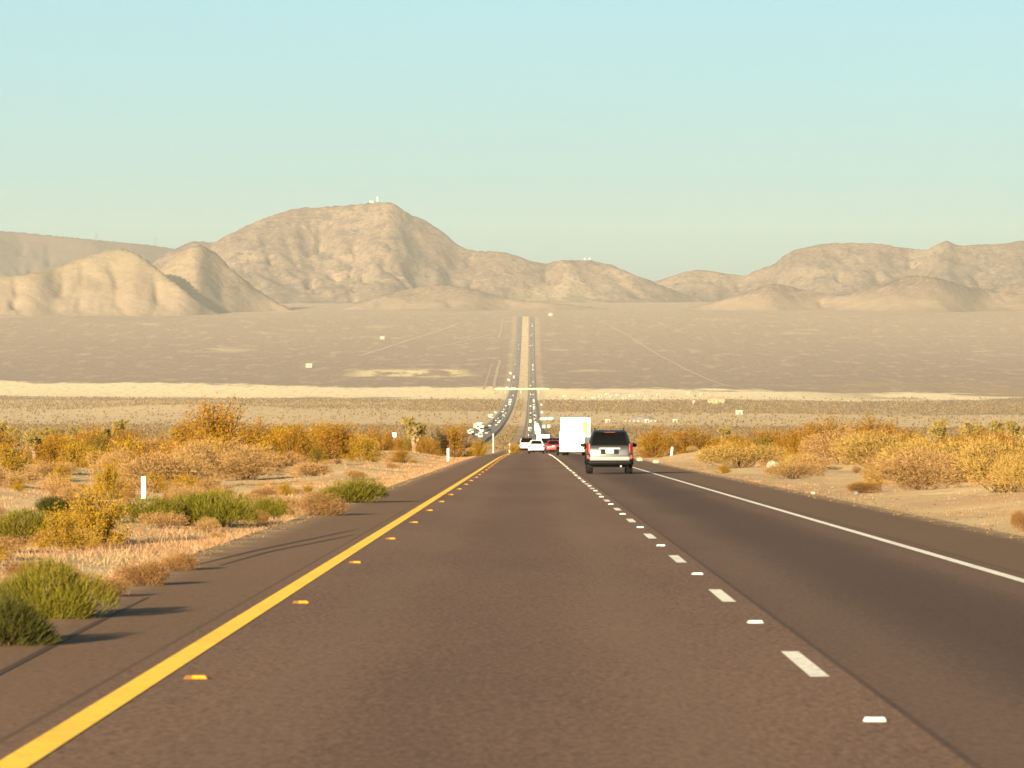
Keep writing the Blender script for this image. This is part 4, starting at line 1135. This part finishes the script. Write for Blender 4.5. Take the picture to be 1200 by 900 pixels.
def make_box_truck(root, w=2.5, l=5.2, z0=.98, z1=3.2, decal=True):
    y0 = 0.0
    cargo_box(root, w, l, z0, z1, y0); 
    b = MB(); t = .07; b.box(-w / 2 + .012, -w / 2 + t, -.03, -.001, z0, z1 - .02); b.box(w / 2 - t, w / 2 - .012, -.03, -.001, z0, z1 - .02); b.box(-w / 2 + t, w / 2 - t, -.03, -.001, z1 - .13, z1 - .02); b.build('door_frame', M['box_white'], root)
    rollup(root, w - 2 * t - .02, -.002, z0 + .03, z1 - .15, 6)
    if decal:
        b = MB(); b.box(w / 2 - .68, w / 2 - .22, -.034, -.0265, 1.75, 2.85); b.build('yellow_panel', M['decal_yellow'], root)
    b = MB(); b.box(-w / 2, w / 2, -.05, .12, z0 - .16, z0 - .012); b.build('rear_sill', M['steel'], root, bevel=.01)
    for s in (-1, 1):
        b = MB(); b.box(min(s * .85, s * 1.1), max(s * .85, s * 1.1), -.075, -.052, z0 - .13, z0 - .04); b.build('taillight', M['lamp_red'], root)
        b = MB(); b.box(min(s * .72, s * 1.16), max(s * .72, s * 1.16), .55, .57, .2, .8); b.build('mud_flap', M['rubber'], root)
    b = MB(); b.box(-1.05, 1.05, -.06, .06, .42, .55); b.box(-.6, -.52, -.02, .04, .55, z0 - .16); b.box(.52, .6, -.02, .04, .55, z0 - .16); b.build('bumper', M['steel'], root, bevel=.01)
    b = MB(); b.box(-.45, -.35, .1, l + 1.9, .62, .84); b.box(.35, .45, .1, l + 1.9, .62, .84); b.build('chassis', M['black'], root)
    # cab
    f = l + .08
    b = MB(); b.loft([rrect(f, f + 1.9, .95, .55, .55, .12), rrect(f, f + 2.05, 1.02, .8, .8, .14), rrect(f, f + 2.0, 1.02, 1.3, 1.25, .14), rrect(f, f + 1.25, .98, 1.42, 1.45, .14), rrect(f + .02, f + .8, .88, 2.05, 2.05, .14), rrect(f + .06, f + .65, .78, 2.16, 2.16, .14)])
    b.build('cab', M['whitecar'], root, True).data.set_sharp_from_angle(angle=.65)
    b = MB(); b.add([(-.82, f + 1.2, 1.5), (.82, f + 1.2, 1.5), (.76, f + .865, 2.0), (-.76, f + .865, 2.0), (-.82, f + 1.16, 1.48), (.82, f + 1.16, 1.48), (.76, f + .8, 1.98), (-.76, f + .8, 1.98)], [(0, 1, 2, 3), (7, 6, 5, 4), (0, 4, 5, 1), (1, 5, 6, 2), (2, 6, 7, 3), (3, 7, 4, 0)]); b.build('windshield', M['glass'], root)
    for s in (-1, 1):
        b = MB(); b.box(min(s * 1.12, s * 1.32), max(s * 1.12, s * 1.32), f + 1.15, f + 1.25, 1.45, 1.95); b.tube((s * .95, f + 1.2, 1.6), (s * 1.15, f + 1.2, 1.6), .02, .02); b.build('side_mirror', M['black'], root, bevel=.01)
        b = MB(); b.box(min(s * .6, s * .95), max(s * .6, s * .95), f + 1.96, f + 2.075, .88, 1.08); b.build('headlight', M['lamp_clear'], root, bevel=.01)
        wheel(root, s * .98, 1.35, .40, .28); wheel(root, s * .68, 1.35, .40, .24); wheel(root, s * .92, f + 1.1, .40, .26)

def make_trailer(root, w=2.06, l=3.6, z0=.42, z1=2.0):
    cargo_box(root, w, l, z0, z1, 0.0, 'box_body')
    rollup(root, w - .16, -.002, z0 + .06, z1 - .12, 1)
    b = MB(); b.box(-w / 2 - .01, w / 2 + .01, -.05, .05, z0 - .1, z0 - .003); b.build('rear_sill', M['steel'], root, bevel=.01)
    for s in (-1, 1):
        b = MB(); b.box(min(s * (w / 2 - .07), s * (w / 2 - .01)), max(s * (w / 2 - .07), s * (w / 2 - .01)), -.03, -.001, z0 + .1, z0 + .3); b.build('taillight', M['lamp_red'], root)
        b = MB(); lo = [[(s * xx, 1.8 + math.cos(math.pi * j / 10) * .46, .30 + math.sin(math.pi * j / 10) * .46) for j in range(11)] for xx in (w / 2 + .005, w / 2 + .27)]
        b.add(lo[0] + lo[1], [(j, j + 1, 12 + j, 11 + j) for j in range(10)]); b.build('mudguard', M['black'], root, True)
        wheel(root, s * (w / 2 + .14), 1.8, .34, .2)
    b = MB(); b.box(.02, .26, -.028, -.0245, 1.15, 1.35); b.build('yellow_sticker', M['decal_yellow'], root)
    b = MB(); b.tube((-.6, l, z0 - .02), (0, l + 1.2, z0 - .02), .05, .05); b.tube((.6, l, z0 - .02), (0, l + 1.2, z0 - .02), .05, .05); b.build('tow_bar', M['black'], root)

vehicle(make_trailer, 'enclosed_trailer', 670.3, 438, 'white enclosed trailer with a plain rear door, towed behind the white box truck', 'trailer')
vehicle(make_box_truck, 'box_truck', 674.3, 444, 'white box truck with a yellow panel on its rear, pulling the white trailer', 'truck')
vehicle(make_box_truck, 'box_truck', 636.5, 930, 'white box truck beyond the crest, showing above the white saloon', 'truck', decal=False, w=2.25, z1=2.75)
vehicle(make_box_truck, 'box_truck', 652, 1060, 'white box truck beyond the crest, showing above the red saloon', 'truck', decal=False, w=1.75, z1=3.0)

# --- distant traffic: one small mesh each
def far_car_mesh(paint, kind):
    b = MB()
    if kind in ('car', 'suv'):
        H = 1.45 if kind == 'car' else 1.8; be = .9 if kind == 'car' else 1.08; yr = -1.6 if kind == 'car' else -2.15
        b.loft([rrect(-2.2, 2.2, .85, .3, .3, .2, 3), rrect(-2.3, 2.3, .93, .6, .55, .25, 3), rrect(-2.25, 2.2, .9, be, be - .1, .22, 3), rrect(yr, 1.0, .84, be + .02, be, .18, 3)], 0)
        b.loft([rrect(yr, 1.0, .83, be + .02, be + .01, .18, 3), rrect(yr + .35, .2, .68, H - .06, H - .06, .18, 3)], 1)
        b.loft([rrect(yr + .34, .22, .69, H - .06, H - .06, .18, 3), rrect(yr + .45, .1, .6, H, H, .18, 3)], 0)
        for s in (-1, 1):
            for yy in (-1.4, 1.4): b.tube((s * .68, yy, .34), (s * .9, yy, .34), .34, .34, 10, 2)
    elif kind == 'van':
        b.loft([rrect(-2.6, 2.6, .95, .35, .35, .15, 3), rrect(-2.7, 2.7, 1.0, .7, .7, .18, 3), rrect(-2.7, 2.2, .98, 1.3, 1.25, .18, 3), rrect(-2.65, 1.6, .9, 2.3, 2.3, .18, 3), rrect(-2.5, 1.4, .8, 2.42, 2.42, .18, 3)], 0)
        b.box(-.7, .7, -2.73, -2.69, 1.45, 2.0, 1); b.add([(-.8, 2.15, 1.35), (.8, 2.15, 1.35), (.72, 1.72, 2.1), (-.72, 1.72, 2.1)], [(0, 1, 2, 3)], 1)
        for s in (-1, 1):
            for yy in (-1.7, 1.7): b.tube((s * .75, yy, .38), (s * .98, yy, .38), .38, .38, 10, 2)
    else:   # lorry with trailer
        b.box(-1.28, 1.28, -7, 5.5, 1.15, 4.05, 0); b.box(-1.2, 1.2, -6.9, 5.4, .95, 1.148, 2)
        b.loft([rrect(6.0, 9.2, 1.15, .6, .6, .2, 3), rrect(6.0, 9.3, 1.22, 1.6, 1.55, .2, 3), rrect(6.0, 8.0, 1.2, 1.7, 1.75, .2, 3), rrect(6.05, 7.6, 1.15, 3.0, 3.0, .2, 3), rrect(6.05, 7.0, 1.1, 3.7, 3.5, .2, 3)], 3)
        b.add([(-1.05, 8.03, 1.85), (1.05, 8.03, 1.85), (1.0, 7.68, 2.85), (-1.0, 7.68, 2.85)], [(0, 1, 2, 3)], 1)
        for s in (-1, 1):
            for yy in (-5.8, -4.6, 5.9, 7.0, 8.7): b.tube((s * .8, yy, .5), (s * 1.2, yy, .5), .5, .5, 10, 2)
    me = b.mesh('far_' + kind, [M['far_white' if paint in ('whitecar', 'box_white') else paint], M['glass'], M['rubber'], M['far_white']])
    return me
FM = {}
def far_vehicle(kind, paint, x, y, rz, label, group, zz=None):
    if (kind, paint) not in FM: FM[kind, paint] = far_car_mesh(paint, kind)
    nm = {'car': 'family_car', 'suv': 'sport_utility_car', 'van': 'delivery_van', 'lorry': 'articulated_lorry'}[kind]
    z = road_z(y) + .16 if zz is None else zz
    o = link(nm, FM[kind, paint], None, (x, y, z)); o.rotation_euler = (math.atan(float(P(y + 5) - P(y - 5)) / 10) * math.cos(rz), 0, rz)
    return tag(o, label, {'car': 'car', 'suv': 'car', 'van': 'van', 'lorry': 'lorry'}[kind], group)
PAL = [('car', 'whitecar'), ('suv', 'whitecar'), ('car', 'silver'), ('suv', 'silver'), ('car', 'darkcar'), ('suv', 'blackcar'), ('car', 'red'), ('car', 'beige'), ('lorry', 'box_white'), ('van', 'whitecar')]
CN = {'whitecar': 'white', 'silver': 'silver', 'darkcar': 'dark blue', 'blackcar': 'black', 'red': 'red', 'beige': 'champagne', 'box_white': 'white'}
KN = {'car': 'low car', 'suv': 'high car', 'van': 'van', 'lorry': 'lorry'}
def stream(y0, y1, lanes, rz, side, n, seed, weights):
    r = random.Random(seed); used = []
    for i in range(n):
        for _ in range(40):
            t = r.random(); y = 1 / (lerp(1 / y0, 1 / y1, t)); y = lerp(y, lerp(y0, y1, t), .55); ln = r.choice(lanes)
            if all(l != ln or abs(y - q) > 30 for l, q in used): break
        used.append((ln, y)); k, p = r.choices(PAL, weights)[0]
        x = (ln if side == 'right' else float(opp_x(y)) + ln)
        where = 'in the far traffic driving away up the slope' if side == 'right' else 'in the far traffic coming down the opposite carriageway'
        far_vehicle(k, p, x + r.uniform(-.2, .2), y, rz, f'distant {CN[p]} {KN[k]} {where}', f'{CN[p]} {KN[k]}s {where}')
W = [18, 13, 16, 11, 11, 10, 5, 7, 2, 5]
stream(2350, 11900, [-.3, 3.4], 0.0, 'right', 104, 5, W)
stream(2500, 11900, [-1.9, 1.9], math.pi, 'left', 92, 6, [16, 10, 18, 12, 12, 10, 4, 8, 4, 5])
# the row of lorries in the right lane at the foot of the slope, and those pulled up beside the road
for i, y in enumerate((2620, 2790, 2990, 3240)):
    far_vehicle('lorry', 'box_white', 3.5, y, 0.0, 'white lorry in the close row of lorries at the bottom of the far slope', 'row of lorries at the bottom of the slope')
for px, y, k in ((638, 4300, 'van'), (645, 4330, 'van'), (637, 3500, 'van'), (643, 3520, 'van'), (634, 4300, 'van'), (635, 5100, 'van'), (634.5, 6000, 'van')):
    x = at(px, y); far_vehicle(k, 'box_white' if k == 'lorry' else 'whitecar', x, y, math.radians(75) if y > 4200 and px > 637 else .1, f'white {KN[k]} pulled up off the right side of the far road', f'white {KN[k]}s parked right of the far road', gz(x, y) + .05)
for px, y, k in ((572, 3350, 'lorry'), (578, 3420, 'lorry'), (583, 3500, 'lorry'), (566, 2950, 'van'), (568, 3050, 'van'), (587, 4500, 'lorry'), (590, 5100, 'van'), (598, 8900, 'lorry'), (594, 7900, 'lorry'), (596, 8500, 'lorry')):
    x = min(at(px, y), float(opp_x(y)) - 8.5); far_vehicle(k, 'box_white' if k == 'lorry' else 'whitecar', x, y, math.pi + .15, f'white {KN[k]} pulled up off the outer edge of the oncoming carriageway', f'white {KN[k]}s parked left of the oncoming carriageway', gz(x, y) + .05)

# ----------------------------------------------------------------- overpass, buildings, masts
yo = 7480.0; zd = road_z(yo) + 5.6
r = empty('overpass', (0, yo, 0))
b = MB(); b.box(-52, 26, -5, 5, zd, zd + 1.5); b.build('deck', M['concrete'], r)
for s in (-1, 1):
    b = MB(); b.box(-52, 26, s * 5.02 - .15, s * 5.02 + .15, zd + 1.502, zd + 2.2); b.build('parapet', M['concrete'], r)
for x in (-36, -14, 11.5):
    for yy in (-3, 3):
        b = MB(); b.tube((x, yy, zd - 8), (x, yy, zd - .003), .6, .6, 10); b.build('column', M['concrete'], r)
for s, x in ((-1, -52), (1, 26)):
    b = MB(); zb = gz(x, yo) - 1; L = 130
    b.add([(x, -6, zd + 1.2), (x, 6, zd + 1.2), (x + s * L, 6, zb), (x + s * L, -6, zb), (x, -18, zb), (x, 18, zb), (x + s * L, 18, zb - .5), (x + s * L, -18, zb - .5)],
          [(0, 1, 2, 3), (0, 3, 7, 4), (1, 5, 6, 2), (0, 4, 5, 1), (2, 6, 7, 3), (4, 7, 6, 5)] if s > 0 else [(3, 2, 1, 0), (4, 7, 3, 0), (2, 6, 5, 1), (1, 5, 4, 0), (3, 7, 6, 2), (5, 6, 7, 4)])
    b.build('embankment', M['bank'], r)
tag(r, 'pale concrete overpass crossing both carriageways at the foot of the long slope', 'bridge')

def house(px, y, w, d, h, label, wall='stucco', roof='roofgrey', group=None, rz=0.0, gable=True, name='house', windows=2, parts=True):
    x = at(px, y); z = gz(x, y) - .4
    r = empty(name, (x, y, z), rz)
    b = MB(); b.box(-w / 2, w / 2, -d / 2, d / 2, 0, h + .4); wl = b.build('wall', M[wall], r)
    b = MB(); e = .35
    if gable:
        rh = d * .22; z0 = h + .405
        b.add([(-w / 2 - e, -d / 2 - e, z0), (w / 2 + e, -d / 2 - e, z0), (w / 2 + e, d / 2 + e, z0), (-w / 2 - e, d / 2 + e, z0), (-w / 2 - e, 0, z0 + rh), (w / 2 + e, 0, z0 + rh)], [(0, 1, 5, 4), (2, 3, 4, 5), (0, 4, 3), (1, 2, 5), (0, 3, 2, 1)])
    else: b.box(-w / 2 - .2, w / 2 + .2, -d / 2 - .2, d / 2 + .2, h + .402, h + .75)
    b.build('roof', M[roof], r)
    for k in range(windows):
        xx = (k + .5) / windows * w - w / 2
        b = MB(); b.box(xx - .55, xx + .55, -d / 2 - .06, -d / 2 + .02, h * .45 + .4, h * .8 + .4); b.build('window', M['window'], r)
    b = MB(); b.box(-.5 + w * .12, .5 + w * .12, -d / 2 - .05, -d / 2 + .02, .4, 2.4); b.build('door', M['wood'], r)
    return tag(r, label, 'building', group)
house(362, 9280, 11, 9, 5.5, 'lone white house on the brown slope left of the far road')
house(448, 10830, 9, 8, 4.5, 'tiny white house high on the slope left of the far road')
house(645, 12150, 9, 8, 4.5, 'tiny white house at the top of the slope right of the far road')
house(866, 4900, 6.6, 5, 3.6, 'small white flat roofed shed alone on the tan flat, right of the truck', gable=False, name='shed', windows=0)
house(839, 6300, 20, 12, 4.8, 'long pink building beside the pale wash on the right', wall='pinkwall', roof='pinkwall', gable=True, windows=4)
house(836.5, 6150, 6, 5, 6.0, 'orange hut standing in front of the long pink building', wall='orangewall', roof='orangewall', gable=False, name='hut', windows=1)
house(813, 6200, 3.2, 4, 3.4, 'little white hut left of the pink building', gable=False, name='hut', windows=1)
house(806, 7150, 4.5, 6, 4.4, 'narrow white building behind the pale wash, left of the pink building', windows=1)
for i, (px, w) in enumerate(((696, 7), (703, 6), (712, 8), (716, 5), (724, 7), (731, 6), (740, 9), (750, 8), (757, 6), (771, 7), (683, 6), (662, 7), (822, 6))):
    house(px, 7080 + 130 * ((i * 37) % 5 - 2), w * .8, 4, 2.3, 'small white house in the settlement along the pale wash, right of the overpass', group='white houses along the pale wash', rz=rnd.uniform(-.3, .3), windows=1)
for px in (712, 758, 791):
    house(px, 4060, 3.6, 3, 2.2, 'tiny pale shed in the row beside the dark rubble mound', group='pale sheds by the rubble mound', gable=False, name='shed', windows=0)

# dark mound with pale debris at its foot
x, y = at(752, 4200), 4200.0
bm = bmesh.new(); bmesh.ops.create_icosphere(bm, subdivisions=4, radius=1.0)
for vt in bm.verts:
    c = vt.co; n = float(fbm(np.array([c.x * 3 + 7]), np.array([c.y * 3 + c.z * 2]), 12, 4)[0]) - .5
    vt.co = Vector((c.x * 15, c.y * 7, max(c.z, -.2) * 5.0)) * (1 + .45 * n)
me = bpy.data.meshes.new('rubble_mound'); bm.to_mesh(me); bm.free(); me.materials.append(M['rockdark'])
r = empty('rubble_mound', (x, y, gz(x, y) - .8)); link('mound', me, r)
for k in range(9):
    rk = link('boulder', rock_mesh('boulder', 20 + k, M['rockpale'], 1), r, (-13 + k * 3.4, -7.4 - (k % 3) * .7, 1.3)); s = 1.2 + (k * 5 % 4) * .35; rk.scale = (s * 1.4, s, s)
tag(r, 'dark arched mound of rubble with pale debris at its foot on the tan flat', 'mound')

# masts on the summits and pylons on the left skyline
def mast(px, h, label, ball=False, group=None):
    x, y, z = skyline(px); r = empty('radio_mast', (x, y, z - 2))
    b = MB()
    for k in range(3):
        a = 2.094 * k; b.tube((math.cos(a) * 1.6, math.sin(a) * 1.6, 0), (math.cos(a) * .4, math.sin(a) * .4, h), .28, .2, 5)
    for j in range(8):
        z0 = h * j / 8; r0 = lerp(1.6, .4, j / 8); z1 = h * (j + 1) / 8; r1 = lerp(1.6, .4, (j + 1) / 8)
        for k in range(3):
            a, c = 2.094 * k, 2.094 * (k + 1); b.tube((math.cos(a) * r0, math.sin(a) * r0, z0), (math.cos(c) * r1, math.sin(c) * r1, z1), .1, .1, 4)
    b.build('lattice', M['post_white'], r)
    b = MB(); b.box(-2.4, 2.4, -2, 2, -1, 4.2); b.build('hut', M['stucco'], r)
    b = MB(); b.tube((0, -1.2, h * .7), (0, -2.2, h * .7), .4, 1.6, 12); b.build('dish', M['post_white'], r)
    return tag(r, label, 'radio mast', group)
mast(441, 18, 'white radio mast on the summit of the highest mountain')
mast(434, 8, 'short radio mast with hut on the summit, left of the taller mast')
mast(437.5, 7, 'lowest radio mast with hut between the two others on the summit')
mast(685, 8, 'small radio mast on the low ridge, left of its twin')
mast(692, 9, 'small radio mast on the low ridge right of the far road, rightmost one')
def pylon(px, h, label):
    x, y, z = skyline(px, 17800, 20200); r = empty('pylon', (x, y, z - 2)); b = MB()
    pts = [(5, 0), (1.6, h * .6), (1.0, h)]
    for (r0, z0), (r1, z1) in zip(pts, pts[1:]):
        for sx, sy in ((1, 1), (1, -1), (-1, 1), (-1, -1)):
            b.tube((sx * r0, sy * r0, z0), (sx * r1, sy * r1, z1), .35, .3, 4); b.tube((sx * r0, sy * r0, z0), (-sx * r1, sy * r1, z1), .22, .22, 4)
    b.build('lattice', M['dark_steel'], r)
    for zz in (.66, .8, .94):
        b = MB(); b.tube((-8, 0, h * zz), (8, 0, h * zz), .35, .35, 5); b.build('crossarm', M['dark_steel'], r)
    tag(r, label, 'pylon')
pylon(183, 34, 'faint grey power pylon on the mesa skyline, the one nearest the mountain')
pylon(112, 28, 'faint grey power pylon on the mesa skyline, the one nearest the left edge')

# ----------------------------------------------------------------- haze
t = T('desert haze'); pv = t.n('ShaderNodeVolumePrincipled')
pv.inputs['Color'].default_value = (.76, .78, .76, 1); pv.inputs['Density'].default_value = 1.6e-5; pv.inputs['Anisotropy'].default_value = .0
pv.inputs['Density Attribute'].default_value = ''
t.t.links.new(pv.outputs[0], t.out.inputs['Volume'])
b = MB(); b.box(-7500, 7500, -400, 21500, -60, 660); hz = b.build('haze', t.m); tag(hz, kind='stuff'); hz['label'] = 'pale desert haze over the whole valley'

# ----------------------------------------------------------------- light, sky, camera
SUN_EL, SUN_AZ = 10.0, 18.0        # the sun stands behind the camera and to the left
L = Vector((math.sin(math.radians(SUN_AZ)) * math.cos(math.radians(SUN_EL)), math.cos(math.radians(SUN_AZ)) * math.cos(math.radians(SUN_EL)), -math.sin(math.radians(SUN_EL))))
sd = bpy.data.lights.new('sun', 'SUN'); sd.energy = 5.0; sd.angle = math.radians(.5); sd.color = (1.0, .81, .55)
so = bpy.data.objects.new('sun', sd); COL.objects.link(so); so.rotation_euler = L.to_track_quat('-Z', 'Y').to_euler(); so.location = (-60, -120, 80)
w = bpy.data.worlds.new('World'); sc.world = w; w.use_nodes = True; nt = w.node_tree; nt.nodes.clear()
sk = nt.nodes.new('ShaderNodeTexSky'); sk.sky_type = 'NISHITA'; sk.sun_disc = False
sk.sun_elevation = math.radians(SUN_EL); sk.sun_rotation = math.radians(180 + SUN_AZ); sk.altitude = 900; sk.air_density = .5; sk.dust_density = 4.5; sk.ozone_density = 2.0
tint = nt.nodes.new('ShaderNodeMix'); tint.data_type = 'RGBA'; tint.blend_type = 'MULTIPLY'; tint.inputs[0].default_value = 1.0; tint.inputs[7].default_value = (.80, .93, .68, 1)
bg = nt.nodes.new('ShaderNodeBackground'); bg.inputs[1].default_value = .059; wo = nt.nodes.new('ShaderNodeOutputWorld')
nt.links.new(sk.outputs[0], tint.inputs[6]); nt.links.new(tint.outputs[2], bg.inputs[0]); nt.links.new(bg.outputs[0], wo.inputs[0])

cd = bpy.data.cameras.new('camera'); cam = bpy.data.objects.new('camera', cd); COL.objects.link(cam); sc.camera = cam
cd.sensor_width = 36.0; cd.lens = F / 1200.0 * 36.0; cd.clip_start = 1.0; cd.clip_end = 80000.0
cam.location = (0, 0, CAMZ)
cam.rotation_euler = (math.pi / 2 + math.atan((EYE - 450.0) / F), 0, math.atan((VPX - 600.0) / F))
cd.dof.use_dof = True; cd.dof.focus_distance = 300.0; cd.dof.aperture_fstop = 12.0

vs = sc.view_settings; vs.view_transform = 'Standard'; vs.look = 'None'; vs.gamma = 1.0; vs.use_curve_mapping = False; vs.exposure = 2.18
sc.display_settings.display_device = 'sRGB'
sc.render.film_transparent = False
cy = sc.cycles; cy.use_denoising = True; cy.max_bounces = 6; cy.diffuse_bounces = 3; cy.glossy_bounces = 3; cy.volume_bounces = 1; cy.transmission_bounces = 3
cy.sample_clamp_indirect = 8.0; cy.filter_width = 1.6
